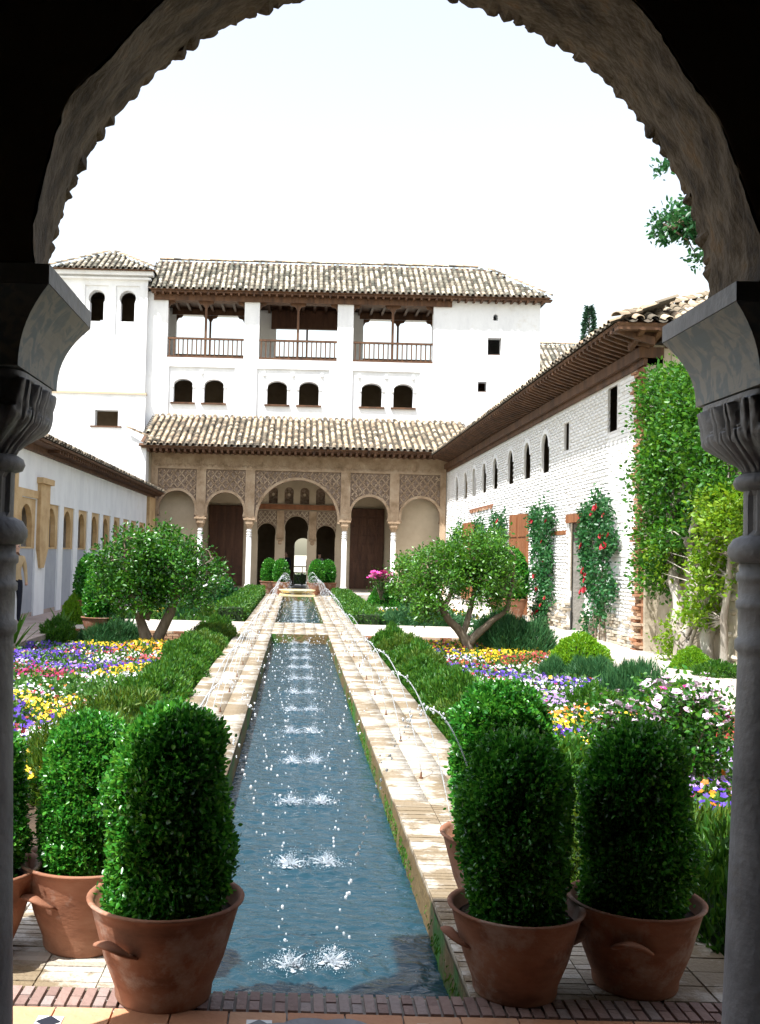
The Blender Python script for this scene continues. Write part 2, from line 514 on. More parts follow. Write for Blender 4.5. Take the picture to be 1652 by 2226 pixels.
def flower_arrays(pos, up, rad, cols, petals=5, cup=.25, rng=RNG):
    n = len(pos)
    up = unit(up)
    a = unit(np.cross(up, rng.normal(size=(n, 3)))); b = np.cross(up, a)
    R = rad[:, None]
    v = np.empty((n, 1 + 3 * petals, 3)); c = np.empty((n, 1 + 3 * petals, 3))
    v[:, 0] = pos
    c[:, 0] = cols * .8
    f = []
    for k in range(petals):
        t = 2 * PI * k / petals
        for j, (dt, rr, hh) in enumerate([(-.55, .75, .6), (0, 1.05, 1.0), (.55, .75, .6)]):
            v[:, 1 + 3 * k + j] = pos + (a * math.cos(t + dt) + b * math.sin(t + dt)) * R * rr + up * R * cup * hh
            c[:, 1 + 3 * k + j] = cols
        f.append([0, 1 + 3 * k, 2 + 3 * k, 3 + 3 * k])
    bb = (np.arange(n) * (1 + 3 * petals))[:, None, None]
    q = (bb + np.array(f)[None]).reshape(-1, 4)
    return v.reshape(-1, 3), q, c.reshape(-1, 3)

def topiary_points(n, r, h, rng):
    """points and outward normals on an egg shaped clipped bush, base at z=0"""
    t = np.linspace(0, 1, 400)
    rt = np.where(t > .42, r * np.sqrt(np.maximum(0, 1 - (np.clip(t - .42, 0, 1) / .58) ** 2.7)), r * (1 - .22 * (np.clip(.42 - t, 0, 1) / .42) ** 2))
    dr = np.gradient(rt, t * h)
    dens = rt * np.sqrt(1 + np.minimum(dr ** 2, 400))
    cdf = np.cumsum(dens); cdf /= cdf[-1]
    q = np.interp(rng.uniform(0, 1, n), cdf, t)
    rr = np.interp(q, t, rt); sl = np.clip(np.interp(q, t, dr), -12, 12)
    a = rng.uniform(0, 2 * PI, n)
    p = np.stack([rr * np.cos(a), rr * np.sin(a), q * h], 1)
    nn = unit(np.stack([np.cos(a), np.sin(a), -sl], 1))
    return p, nn
def lump(p, rng, k=3.0, amp=1.0):
    """cheap smooth noise from a few random plane waves"""
    out = np.zeros(len(p))
    for i in range(6):
        w = rng.normal(size=3) * k * (1 + i * .35)
        out += np.sin(p @ w + rng.uniform(0, 6)) / (1 + i * .35)
    return out * amp / 3.2
def topiary_mesh(name, n, r, h, leaf, seed, lumpy=.02):
    rng = np.random.default_rng(seed)
    p, nn = topiary_points(n, r, h, rng)
    off = lump(p, rng, 7.0, lumpy) + lump(p, rng, 24.0, lumpy * .5) + rng.normal(size=len(p)) * .010 - rng.exponential(.020, len(p))
    shoots = rng.uniform(size=len(p)) < .012
    off = off + np.where(shoots, rng.uniform(.01, .045, len(p)), 0)
    p = p + nn * off[:, None]
    d = nn * .8 + rng.normal(size=p.shape) * .75 + np.array([0, 0, .35])
    return leaf_mesh(name, p, d, leaf * rng.uniform(.65, 1.25, len(p)), .55, .3)
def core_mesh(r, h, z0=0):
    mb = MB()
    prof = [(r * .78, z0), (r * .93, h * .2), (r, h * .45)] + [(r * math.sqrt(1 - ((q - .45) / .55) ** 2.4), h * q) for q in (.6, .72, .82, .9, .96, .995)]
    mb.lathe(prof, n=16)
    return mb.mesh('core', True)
def mound_mesh(name, n, leaf, seed, width=.35, upright=.6, lumpy=.24):
    """unit half ellipsoid, radius 1, of leaves"""
    rng = np.random.default_rng(seed)
    q = unit(rng.normal(size=(n, 3))); q[:, 2] = np.abs(q[:, 2])
    rad = 1 + lump(q, rng, 3.4, lumpy) + lump(q, rng, 8.0, lumpy * .5) - rng.exponential(.09, n)
    p = q * rad[:, None]
    d = q * .7 + rng.normal(size=q.shape) * .6 + np.array([0, 0, upright])
    return leaf_mesh(name, p, d, leaf * rng.uniform(.6, 1.4, n), width, .2)
def mound_core(r=.74):
    mb = MB()
    mb.lathe([(r, -.02), (r * .97, .25 * r), (r * .8, .6 * r), (r * .45, .88 * r), (r * .1, .98 * r)], n=14)
    return mb.mesh('core', True)

# ================================================================== GROUND AND SETTING
POOLX, COPX, WZ = .588, 1.30, -.20
terr = MB(); terr.add([(-900, -600, -.62), (900, -600, -.62), (900, 1600, -.62), (-900, 1600, -.62)], [(0, 1, 2, 3)])
struct('ground', terr, 'terrain')
soil = MB()
for x0, x1 in ((-4.85, -COPX), (COPX, 4.95)):
    for y0, y1 in ((3.0, 21.3), (24.6, 43.2)):
        nx, ny = 14, int((y1 - y0) / .35)
        vs = []; fs = []
        for j in range(ny + 1):
            for i in range(nx + 1):
                vs.append((x0 + (x1 - x0) * i / nx, y0 + (y1 - y0) * j / ny, -.30 + random.uniform(-.04, .04)))
        for j in range(ny):
            for i in range(nx):
                a = j * (nx + 1) + i
                fs.append((a, a + 1, a + nx + 2, a + nx + 1))
        soil.add(vs, fs)
struct('garden_soil', soil, 'soil')
pr = MB(); pr.box(4.95, 9.5, -2, 44, -.6, 0)
struct('path', pr, 'path', 'pale path along the brick wall on the right')
pl = MB(); pl.box(-9.5, -4.85, -2, 44, -.6, 0)
struct('path', pl, 'pinkpath', 'pinkish path along the shaded arcade on the left')
cp = MB(); cp.box(-4.85, -COPX, 21.3, 24.6, -.6, -.004); cp.box(COPX, 4.95, 21.3, 24.6, -.6, -.004)
cross = struct('path', cp, 'path', 'brick edged path crossing the garden at mid pool')
# brick faces of the crossing path's retaining edge
bm_ = MB(); bm_.box(-.12, .12, -.03, .03, -.022, .022); brick_small = bm_.mesh('brick'); brick_small.materials.append(M['redbrick'])
k = 0
for sx in (-1, 1):
    for r in range(5):
        for i in range(13):
            x = sx * (1.45 + i * .262 + (.13 if r % 2 else 0))
            put('brick', brick_small, None, cross, (x, 21.29, -.035 - r * .053))
tp = MB(); tp.box(-12, 12, 43.2, 56, -.6, -.004)
struct('portico_floor', tp, 'path')

# terrace in front of the pavilion, with the pool cut out of it
te = MB()
te.box(-4.85, 4.95, -4, 3.92, -.6, -.012)
te.box(-1.75, -COPX - .002, 3.92, 5.2, -.6, -.012); te.box(COPX + .002, 1.7, 3.92, 5.2, -.6, -.012)
terrace = struct('terrace_floor', te, 'grout')
t_me = MB().box(-.1, .1, -.1, .1, -.012, .004).mesh('tile'); t_me.materials.append(M['terra'])
for j in range(5):
    for i in range(-9, 10):
        y = 3.645 - j * .207
        x = i * .207 + (.10 if j % 2 else 0)
        if abs(x) < 1.9:
            o = put('tile', t_me, None, terrace, (x, y, random.uniform(-.0015, .001)), (0, 0, random.uniform(-.006, .006)))
ins = MB().box(-.045, .045, -.045, .045, 0, .007).mesh('tile_inset'); ins.materials.append(M['white_tile'])
dm = MB().add([(-.043, 0, .0095), (0, -.043, .0095), (.043, 0, .0095), (0, .043, .0095), (-.043, 0, .004), (0, -.043, .004), (.043, 0, .004), (0, .043, .004)],
              [(0, 1, 2, 3), (0, 4, 5, 1), (1, 5, 6, 2), (2, 6, 7, 3), (3, 7, 4, 0)]).mesh('tile_diamond'); dm.materials.append(M['black_tile'])
for x, y in [(-.93, 3.62), (-.52, 3.58), (-.20, 3.63), (.40, 3.63), (.72, 3.58), (1.05, 3.60), (-1.30, 3.60), (1.45, 3.60)]:
    a = put('tile_inset', ins, None, terrace, (x, y, 0.001))
    put('tile_diamond', dm, None, a, (x, y, 0.001))
# brick-on-edge border at the pool's near end
eb = MB().box(-.018, .018, -.075, .075, -.06, .004).mesh('brick'); eb.materials.append(M['brickedge'])
eh = MB().box(-.018, .018, -.036, .036, -.06, .003).mesh('brick'); eh.materials.append(M['brickedge'])
i = 0
x = -1.68
while x < 1.68:
    if i % 2 == 0:
        put('brick', eb, None, terrace, (x, 3.84 + random.uniform(-.003, .003), random.uniform(-.002, .002)))
    else:
        put('brick', eh, None, terrace, (x, 3.802, random.uniform(-.003, .001)))
        put('brick', eh, None, terrace, (x, 3.882, random.uniform(-.003, .001)))
    x += .047; i += 1
# square pavers of the terrace wings beside the pool
pv = MB().box(-.10, .10, -.068, .068, -.012, .004).mesh('paver'); pv.materials.append(M['coping'])
cbl = MB().box(-.105, .105, -.021, .021, -.03, 0.002).mesh('brick'); cbl.materials.append(M['coping'])
for j in range(24):
    for i in range(2):
        put('brick', cbl, None, terrace, (-1.415 - i * .215, 3.945 + j * .0485, random.uniform(-.004, 0)))
for sx in (1,):
    for j in range(8):
        for i in range(2):
            put('paver', pv, None, terrace, (sx * (1.42 + i * .21), 4.0 + j * .142, random.uniform(-.003, .001)))

# pool: copings, walls, water
cop = MB()
for y0, y1 in ((3.92, 21.3), (24.6, 42.9)):
    for s in (-1, 1):
        cop.box(min(s * POOLX, s * COPX), max(s * POOLX, s * COPX), y0, y1, -.6, -.010)
cop.box(-COPX, COPX, 21.3, 24.6, -.6, -.010)
cop.box(-COPX, COPX, 40.0, 43.2, -.6, -.011)
coping = struct('pool_coping', cop, 'copingmortar')
cb = MB().box(-.116, .116, -.021, .021, -.03, 0.002).mesh('brick'); cb.materials.append(M['coping'])
restv = []; restf = []
base_v = np.array([v.co[:] for v in cb.vertices]); base_f = np.array([p.vertices[:] for p in cb.polygons])
nobj = 0
def lay(y, x):
    global nobj
    z = random.uniform(-.0035, .0005)
    if nobj < 290 and 3.9 < y < 7.0 and x > 0 or (nobj < 300 and 3.9 < y < 7.0):
        put('brick', cb, None, coping, (x, y, z), (random.uniform(-.03, .03), 0, random.uniform(-.008, .008)))
        nobj += 1
    else:
        restv.append(base_v + np.array([x, y, z])); restf.append(base_f + 8 * (len(restf)))
def lay_rows(y0, y1, xs):
    y = y0
    while y < y1:
        for x in xs:
            lay(y, x)
        y += .0485
for i, (s) in enumerate((1, -1)):
    lay_rows(3.945, 21.3, [s * (POOLX + .118), s * (POOLX + .118 + .238), s * (POOLX + .118 + .476)])
    lay_rows(24.62, 40.0, [s * (POOLX + .118), s * (POOLX + .118 + .238), s * (POOLX + .118 + .476)])
lay_rows(21.33, 24.6, [-1.18 + .237 * i for i in range(11)])
o = put('brick_courses', np_mesh('brick_courses', np.concatenate(restv), np.concatenate(restf)), 'coping', coping)
o['kind'] = 'stuff'
pw = MB()
for y0, y1 in ((3.925, 21.3), (24.6, 40.0)):
    for s in (-1, 1):
        ny = int((y1 - y0) / .12)
        vs = []; fs = []
        for j in range(ny + 1):
            for i in range(5):
                z = -.02 - i * .14
                vs.append((s * (POOLX - .004 - abs(random.gauss(0, .006)) * (1 if i else .4)), y0 + (y1 - y0) * j / ny, z))
        for j in range(ny):
            for i in range(4):
                a = j * 5 + i
                fs.append((a, a + 1, a + 6, a + 5))
        pw.add(vs, fs)
    pw.box(-POOLX, POOLX, y1 - .012, y1 + .01, -.6, -.014)
    pw.box(-POOLX, POOLX, y0 - .01, y0 + .012, -.6, -.014)
pwo = struct('pool_wall', pw, 'poolwall')
# green weed hanging from the right pool wall at the water line
rw = np.random.default_rng(3)
ny = 4200
yy = rw.uniform(4.0, 13, ny)
dens = (np.sin(yy * 2.1) + np.sin(yy * 5.3 + 1) * .6 + rw.normal(size=ny) * .5) > -.1
yy = yy[dens]
pp = np.stack([np.full(len(yy), POOLX - .008), yy, rw.uniform(-.21, -.07, len(yy))], 1)
wd = put('pool_weed', leaf_mesh('pool_weed', pp, np.stack([-rw.uniform(.1, .5, len(yy)), rw.normal(size=len(yy)) * .3, -np.ones(len(yy))], 1), rw.uniform(.010, .026, len(yy)), .3), 'hedge')
tag(wd, 'bright green weed growing on the right pool wall at the water line', 'weed', kind='stuff')

SPL_Y = [4.66 + 1.5 * k for k in range(12)]
SPL_Y2 = [25.6 + 1.5 * k for k in range(10)]
def water(y0, y1, spl, name, seed):
    rng = np.random.default_rng(seed)
    ys = [y0]
    while ys[-1] < y1:
        ys.append(ys[-1] + .016 * max(1.0, ys[-1] / 7))
    ys[-1] = y1
    ys = np.array(ys); xs = np.linspace(-POOLX, POOLX, 64)
    Xg, Yg = np.meshgrid(xs, ys)
    P = np.stack([Xg.ravel(), Yg.ravel()], 1)
    z = np.zeros(len(P))
    for i in range(26):
        ang = rng.normal(PI / 2, .55); wl = rng.uniform(.05, .28)
        kx, ky = math.cos(ang) * 2 * PI / wl, math.sin(ang) * 2 * PI / wl
        ph = P @ np.array([kx, ky]) + rng.uniform(0, 6)
        env = .5 + .5 * np.sin(P @ np.array([rng.normal() * 2.5, rng.normal() * 2.5]) + rng.uniform(0, 6))
        z += np.sin(ph) * wl * .0075 * env
    for s in spl:
        for cx in (-.13, .11):
            r = np.hypot(P[:, 0] - cx, P[:, 1] - s)
            z += .009 * np.sin(r * 2 * PI / .085 - .8) * np.exp(-r / .26)
    V = np.stack([P[:, 0], P[:, 1], WZ + z], 1)
    nx = len(xs); j, i = np.meshgrid(np.arange(len(ys) - 1), np.arange(nx - 1), indexing='ij')
    a = (j * nx + i).ravel()
    o = put(name, np_mesh(name, V, np.stack([a, a + 1, a + nx + 1, a + nx], 1), True), 'water')
    o['kind'] = 'structure'
    return o
water(3.925, 21.3, SPL_Y, 'water', 1)['label'] = 'rippling water of the near half of the long pool'
water(24.6, 40.0, SPL_Y2, 'water', 2)['label'] = 'rippling water of the far half of the long pool'

# ================================================================== ROOF TILES
def tile_proto(r0, r1, L, n=6, th=.016):
    """cover tile: half round, lower (wide) end at y=0, upper end at y=L; x across, z up"""
    mb = MB(); vs = []; fs = []
    for (y, r, lift) in ((0, r0, .018), (L, r1, 0)):
        for k in range(n + 1):
            t = PI * k / n
            vs.append((r * math.cos(t), y, r * .85 * math.sin(t) + lift))
    for k in range(n + 1):
        t = PI * k / n
        vs.append(((r0 - th) * math.cos(t), 0, (r0 - th) * .85 * math.sin(t) + .018))
    m_ = n + 1
    for k in range(n):
        fs.append((k, m_ + k, m_ + k + 1, k + 1))
        fs.append((k, k + 1, 2 * m_ + k + 1, 2 * m_ + k))
    mb.add(vs, fs)
    return mb
TILE = tile_proto(.089, .080, .43)
TILE_ME = TILE.mesh('tile', True); TILE_ME.materials.append(M['tile'])
TILE_GREY = TILE.mesh('tile', True); TILE_GREY.materials.append(M['tilegrey'])
TV = np.array(TILE.v); TF = np.array(TILE.f)
def roof(parent, P0, u, v, W, L, nobj=300, clip=None, du=.275, dv=.31, outline=None, deck=True, seed=0, grey=False):
    rng = random.Random(seed)
    P0 = Vector(P0); u = Vector(u).normalized(); v = Vector(v).normalized(); n = u.cross(v).normalized()
    R = Matrix((u, v, n)).transposed()
    cells = []
    for j in range(int(math.ceil(L / dv))):
        for i in range(int(W / du)):
            a, b = (i + .5) * du, j * dv
            if clip and not clip(a, b + .15): continue
            if not clip and b > L - .1: continue
            cells.append((j, a, b))
    chosen = cells if len(cells) <= nobj else cells[:nobj]
    rest = cells[len(chosen):]
    def M4(a, b):
        b_ = b + rng.uniform(-.025, .025); a_ = a + rng.uniform(-.012, .012)
        m4 = (R @ Matrix.Rotation(rng.uniform(-.05, .05), 3, 'Z')).to_4x4()
        m4.translation = P0 + u * a_ + v * b_ + n * (.035 + rng.uniform(0, .01))
        return m4
    for j, a, b in chosen:
        put('tile', TILE_GREY if grey else TILE_ME, None, parent, basis=M4(a, b))
    if rest:
        vs = []; fs = []
        for j, a, b in rest:
            m4 = np.array(M4(a, b))
            vs.append(TV @ m4[:3, :3].T + m4[:3, 3]); fs.append(TF + len(TV) * len(fs))
        o = put('tiles_further_up', np_mesh('tiles', np.concatenate(vs), np.concatenate(fs), True), 'tilegrey' if grey else 'tile', parent)
        o['kind'] = 'stuff'
    # pans between the cover tiles
    mb = MB()
    for i in range(int(W / du) + 1):
        a = i * du
        bs = [b for (j, aa, b) in cells if abs(aa - (a + .5 * du)) < .01 or abs(aa - (a - .5 * du)) < .01]
        if not bs: continue
        b0, b1 = min(bs) - .05, max(bs) + dv
        nseg = max(1, int((b1 - b0) / dv))
        for s_ in range(nseg):
            q = []
            for bb, dz in ((b0 + (b1 - b0) * s_ / nseg, .02), (b0 + (b1 - b0) * (s_ + 1) / nseg, 0)):
                for k in range(5):
                    t = PI + PI * k / 4
                    q.append(P0 + u * (a + .09 * math.cos(t)) + v * bb + n * (.045 + dz + .05 * math.sin(t)))
            mb.add(q, [(k, k + 1, k + 6, k + 5) for k in range(4)])
    o = put('pan_tiles', mb, 'tilepan', parent); o['kind'] = 'stuff'
    if deck:
        out = outline or [(0, 0), (W, 0), (W, L), (0, L)]
        d = MB().slab(out, [], lambda a, b: tuple(P0 + u * a + v * b - n * .005), lambda a, b: tuple(P0 + u * a + v * b - n * .06))
        put('roof_deck', d, 'wood', parent)
def ridge(parent, A, B, step=.36):
    A = Vector(A); B = Vector(B); v = (B - A).normalized(); up_ = Vector((0, 0, 1))
    u = v.cross(up_).normalized(); n = u.cross(v).normalized()
    R = Matrix((u, v, n)).transposed()
    k = int((B - A).length / step)
    for i in range(k):
        m4 = R.to_4x4(); m4.translation = A + v * (i * step) + n * .06
        m4 = m4 @ Matrix.Diagonal((1.25, 1, 1.1, 1))
        put('ridge_tile', TILE_ME, None, parent, basis=m4)

# ================================================================== PALACE MAIN BLOCK
FY = 48.5
blk = thing('palace_building', 'long white upper storey with open wooden gallery under a tiled roof', 'building', (2, FY, 0))
bays = [(-6.52, -2.87), (-2.15, 1.57), (2.33, 6.14)]
nich = [(-6.40, -3.26), (-2.21, 1.23), (2.34, 5.55)]
wins = [(-6.17, -5.25), (-4.71, -3.77), (-1.70, -.75), (-.19, .76), (2.78, 3.77), (4.31, 5.26)]
skin = MB()
holes = [rect(a, b, 10.86, 13.62) for a, b in bays] + [rect(a, b, 7.3, 10.42) for a, b in nich]
holes += [archhole(8.99, 9.21, 13.0, 13.30), rect(8.75, 9.40, 11.34, 12.17), rect(8.31, 8.73, 9.56, 10.05)]
yslab(skin, rect(-7.55, 11.23, 4.5, 13.98), holes, FY - .10, FY - .02)
put('wall', skin, 'plaster', blk)
inn = MB()
holes = [rect(a - .01, b + .01, 10.85, 13.62) for a, b in bays] + [archhole(a, b, 8.72, 9.86, .30) for a, b in wins]
holes += [archhole(8.99, 9.21, 13.0, 13.30), rect(8.75, 9.40, 11.34, 12.17), rect(8.31, 8.73, 9.56, 10.05)]
yslab(inn, rect(-7.54, 11.22, 4.5, 13.97), holes, FY - .0205, FY + .40)
put('inner_wall', inn, 'plaster', blk)
sh = MB()
sh.box(-7.54, 11.22, FY + .4, 52.5, 10.3, 10.78)                     # gallery floor
sh.box(-7.54, 11.22, FY + .4, 52.9, 14.2, 14.3)                     # gallery ceiling
put('gallery_floor_and_ceiling', sh, 'doorwood', blk)
bw = MB()
rear = [(-6.63, -3.1), (-1.45, 1.75), (3.05, 6.64)]
yslab(bw, rect(-7.54, 11.22, 0, 14.2), [rect(a, b, 10.9, 13.86) for a, b in rear] + [archhole(-.22, .62, .05, 2.52)], 52.5, 52.9)
put('rear_wall', bw, 'plaster', blk)
for x0_, x1_, z0_ in ((-7.54, -7.2, 4.5), (10.9, 11.22, 4.5), (6.72, 6.95, 10.78)):
    put('side_wall', MB().box(x0_, x1_, FY + .4, 52.5, z0_, 14.19), 'plaster', blk)
# windows: sills, dark back rooms are real volume behind
for a, b in wins:
    put('window_sill', MB().box(a - .12, b + .12, FY - .12, FY + .1, 8.64, 8.72), 'wood', blk)
    for xx in (a - .06, b + .06):
        put('impost_block', MB().box(xx - .07, xx + .07, FY - .06, FY + .02, 9.44, 9.56), 'plaster', blk)
for a, b in nich:
    for t in (.1, .5, .9):
        if a < -6 and t != .5: continue
        x = a + (b - a) * t
        put('corbel', MB().box(x - .06, x + .06, FY - .09, FY + .05, 10.08, 10.26), 'plaster', blk)
for (a, b, z) in [(8.75, 9.40, 11.34), (8.31, 8.73, 9.56)]:
    put('window_frame', MB().box(a, b, FY + .05, FY + .10, z + .0, z + .06), 'wood', blk)
dr = MB(); dr.box(-7.2, 10.9, 51.2, 51.3, 4.6, 10.2)
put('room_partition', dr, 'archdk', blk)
# gallery timber
put('lintel_beam', MB().box(-7.2, 7.0, FY - .22, FY + .36, 13.58, 13.88), 'wood', blk)
def bracket(mb, x, y, zt, s):
    mb.add([(x, y - .06, zt), (x + s * .34, y - .06, zt), (x + s * .27, y - .06, zt - .12), (x + s * .10, y - .06, zt - .16), (x, y - .06, zt - .34),
            (x, y + .06, zt), (x + s * .34, y + .06, zt), (x + s * .27, y + .06, zt - .12), (x + s * .10, y + .06, zt - .16), (x, y + .06, zt - .34)],
           [(0, 1, 2, 3, 4), (9, 8, 7, 6, 5), (0, 5, 6, 1), (1, 6, 7, 2), (2, 7, 8, 3), (3, 8, 9, 4)])
bal = MB().box(-.028, .028, -.028, .028, 0, .80).mesh('baluster'); bal.materials.append(M['wood'])
def railing(x0, x1, y, n):
    r = put('railing', MB().box(x0, x1, y - .05, y + .05, 11.74, 11.83), 'wood', blk)
    put('rail_foot', MB().box(x0, x1, y - .05, y + .05, 10.86, 10.96), 'wood', r)
    for i in range(n):
        put('baluster', bal, None, r, (x0 + (x1 - x0) * (i + .5) / n, y, 10.95))
for a, b in bays:
    railing(a, b, FY - .02, 17)
    xm = (a + b) / 2 - .02
    mb = MB(); mb.box(xm - .055, xm + .055, FY + .0, FY + .11, 10.96, 13.6)
    bracket(mb, xm + .05, FY + .055, 13.6, 1); bracket(mb, xm - .05, FY + .055, 13.6, -1)
    put('gallery_post', mb, 'wood', blk)
    for x_, s_ in ((a + .01, 1), (b - .01, -1)):
        mb = MB(); bracket(mb, x_, FY + .1, 13.6, s_)
        put('bracket', mb, 'wood', blk)
for a, b in rear:
    railing(a, b, 52.6, 14)
    xm = (a + b) / 2
    mb = MB(); mb.box(xm - .05, xm + .05, 52.55, 52.65, 10.96, 13.86)
    for s in (-1, 1): bracket(mb, xm + .04 * s, 52.6, 13.86, s)
    put('gallery_post', mb, 'wood', blk)
    for x_, s_ in ((a + .01, 1), (b - .01, -1)):
        mb = MB(); bracket(mb, x_, 52.6, 13.86, s_)
        put('bracket', mb, 'wood', blk)
    put('rear_lintel', MB().box(a - .2, b + .2, 52.42, 52.499, 13.86, 14.19), 'wood', blk)
put('rear_lintel', MB().box(-1.7, 2.0, 52.2, 52.41, 13.2, 14.19), 'doorwood', blk)
for i in range(24):
    put('ceiling_beam', MB().box(-7.1 + i * .58, -6.98 + i * .58, FY + .41, 52.41, 14.02, 14.199), 'doorwood', blk)
# eaves: small dark corbels and soffit
put('eave_board', MB().box(-7.3, 11.7, 47.98, FY - .1, 13.90, 13.97), 'wood', blk)
co = MB().box(-.045, .045, -.46, 0, -.11, 0).mesh('rafter'); co.materials.append(M['wood'])
for i in range(52):
    put('rafter', co, None, blk, (-7.1 + i * .36, FY - .1, 13.90))
rz0, rz1, ry0, ry1 = 14.02, 16.05, 47.90, 50.5
sl = math.hypot(rz1 - rz0, ry1 - ry0)
vv = ((0, (ry1 - ry0) / sl, (rz1 - rz0) / sl))
WR = 18.95
hipx = 2.75
def clipA(a, b):
    return b < sl - .08 and a < WR - .1 - hipx * b / sl
roof(blk, (-7.35, ry0, rz0), (1, 0, 0), vv, WR, sl, 300, clipA, outline=[(0, 0), (WR, 0), (WR - hipx, sl), (0, sl)], seed=1, grey=True)
ridge(blk, (-7.3, ry1, rz1 + .03), (-7.35 + WR - hipx, ry1, rz1 + .03))
ridge(blk, (-7.35 + WR, ry0, rz0 + .04), (-7.35 + WR - hipx, ry1, rz1 + .05))
bk = MB().add([(-7.35, ry1, rz1), (-7.35 + WR - hipx, ry1, rz1), (-7.35 + WR, 53.1, rz0), (-7.35, 53.1, rz0), (-7.35 + WR, ry0, rz0)], [(0, 1, 2, 3), (1, 4, 2)])
put('rear_roof_slope', bk, 'tilepan', blk)

# ------------------------------------------------------------------ tower
tw = thing('palace_tower', 'white corner tower with arched windows and a pyramid tiled roof on the left', 'tower', (-9.6, 48.2, 0))
TY = 48.2
t1 = MB()
yslab(t1, rect(-11.7, -7.48, 9.0, 14.62), [rect(-10.46, -9.34, 11.72, 14.16), rect(-8.99, -7.87, 11.72, 14.16)], TY - .06, TY + .0)
put('wall', t1, 'plaster', tw)
t2 = MB()
def horseshoe(cx, z0, z1, w):
    r = w / 2
    return [(cx - r * .86, z0), (cx + r * .86, z0), (cx + r * .86, z1 - r * 1.45)] + arc(cx, z1 - r, r, -.45, PI + .45, 12) + [(cx - r * .86, z1 - r * 1.45)]
yslab(t2, rect(-11.69, -7.49, 9.0, 14.6), [horseshoe(-9.90, 12.45, 13.95, .78), horseshoe(-8.43, 12.46, 13.95, .78)], TY + .001, TY + .45)
put('inner_wall', t2, 'plaster', tw)
t3 = MB(); t3.box(-7.86, -7.49, TY + .45, 52, 9, 14.6); t3.box(-11.69, -11.3, TY + .45, 52, 9, 14.6); t3.box(-11.69, -7.49, 52, 52.3, 9, 14.6); t3.box(-11.69, -7.49, TY + .45, 52, 14.5, 14.6)
t3.box(-11.69, -7.49, TY + .45, 52, 9.0, 9.2)
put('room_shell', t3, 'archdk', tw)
put('parapet', MB().box(-9.8, -8.9, TY + .5, TY + .6, 12.4, 12.62), 'plaster', tw)
# lower, brick-laid part of the tower
t4 = MB(); yslab(t4, rect(-12.3, -7.42, 0, 8.96), [rect(-9.78, -8.68, 7.45, 8.21)], TY - .16, TY + .4)
put('lower_wall', t4, 'plaster', tw)
put('room_back', MB().box(-12, -7.6, TY + 1.6, TY + 1.7, 6.5, 9), 'archdk', tw)
put('window_sill', MB().box(-9.98, -8.5, TY - .22, TY + .1, 7.38, 7.45), 'wood', tw)
put('stringcourse', MB().box(-12.35, -7.38, TY - .22, TY + .1, 8.96, 9.06), 'beige', tw)
put('cornice', MB().box(-11.85, -7.33, TY - .22, TY + .1, 14.44, 14.52).box(-11.95, -7.22, TY - .34, TY + .1, 14.62, 14.80), 'plaster', tw)
ex0, ex1, ey0, ey1, ez = -12.05, -7.12, TY - .48, 52.8, 14.84
ax, ay, az = -8.75 - .85, 50.3, 16.35
sl2 = math.hypot(ay - ey0, az - ez)
Wt = ex1 - ex0
fa = (ax - ex0)
def clipT(a, b):
    t = b / sl2
    return fa * t + .1 < a < Wt - (Wt - fa) * t - .1
roof(tw, (ex0, ey0, ez), (1, 0, 0), (0, (ay - ey0) / sl2, (az - ez) / sl2), Wt, sl2, 200, clipT, outline=[(0, 0), (Wt, 0), (fa, sl2)], seed=2, grey=True)
ridge(tw, (ex0, ey0, ez + .04), (ax, ay, az + .05)); ridge(tw, (ex1, ey0, ez + .04), (ax, ay, az + .05))
put('rear_roof_slope', MB().add([(ex0, ey0, ez), (ex1, ey0, ez), (ex1, ey1, ez), (ex0, ey1, ez), (ax, ay, az - .02)], [(1, 2, 4), (2, 3, 4), (3, 0, 4)]), 'tilepan', tw)

# ------------------------------------------------------------------ portico
PY = 45.0
po = thing('arcade_portico', 'carved brown stucco arcade with white columns under a long tiled roof', 'portico', (-.1, PY, 0))
cols_x = [-4.37, -2.22, 1.97, 4.12]
ends = (-6.58, 6.38)
BX = -.12
z_sp = 3.16
def arch_pts(cx, r, zc, foot, n=18, hs=0.0):
    a0 = -hs
    pts = arc(cx, zc, r, PI + hs, -hs, n)
    x_in = r * math.cos(hs)
    return [(cx - x_in, foot)] + pts + [(cx + x_in, foot)]
ARCH = [(-5.42, .80, 3.50, .30), (-3.29, .80, 3.47, .30), (BX, 1.77, 3.12, .06), (3.04, .81, 3.42, .30), (5.28, .86, 3.36, .30)]
out = [(ends[0], z_sp)]
for cx, r, zc, hs in ARCH:
    out += arch_pts(cx, r, zc, z_sp, 20, hs)
out += [(ends[1], z_sp), (ends[1], 6.02), (ends[0], 6.02)]
sp = MB(); yslab(sp, out, [], PY - .12, PY + .18)
put('spandrel_wall', sp, 'stuccodk', po)
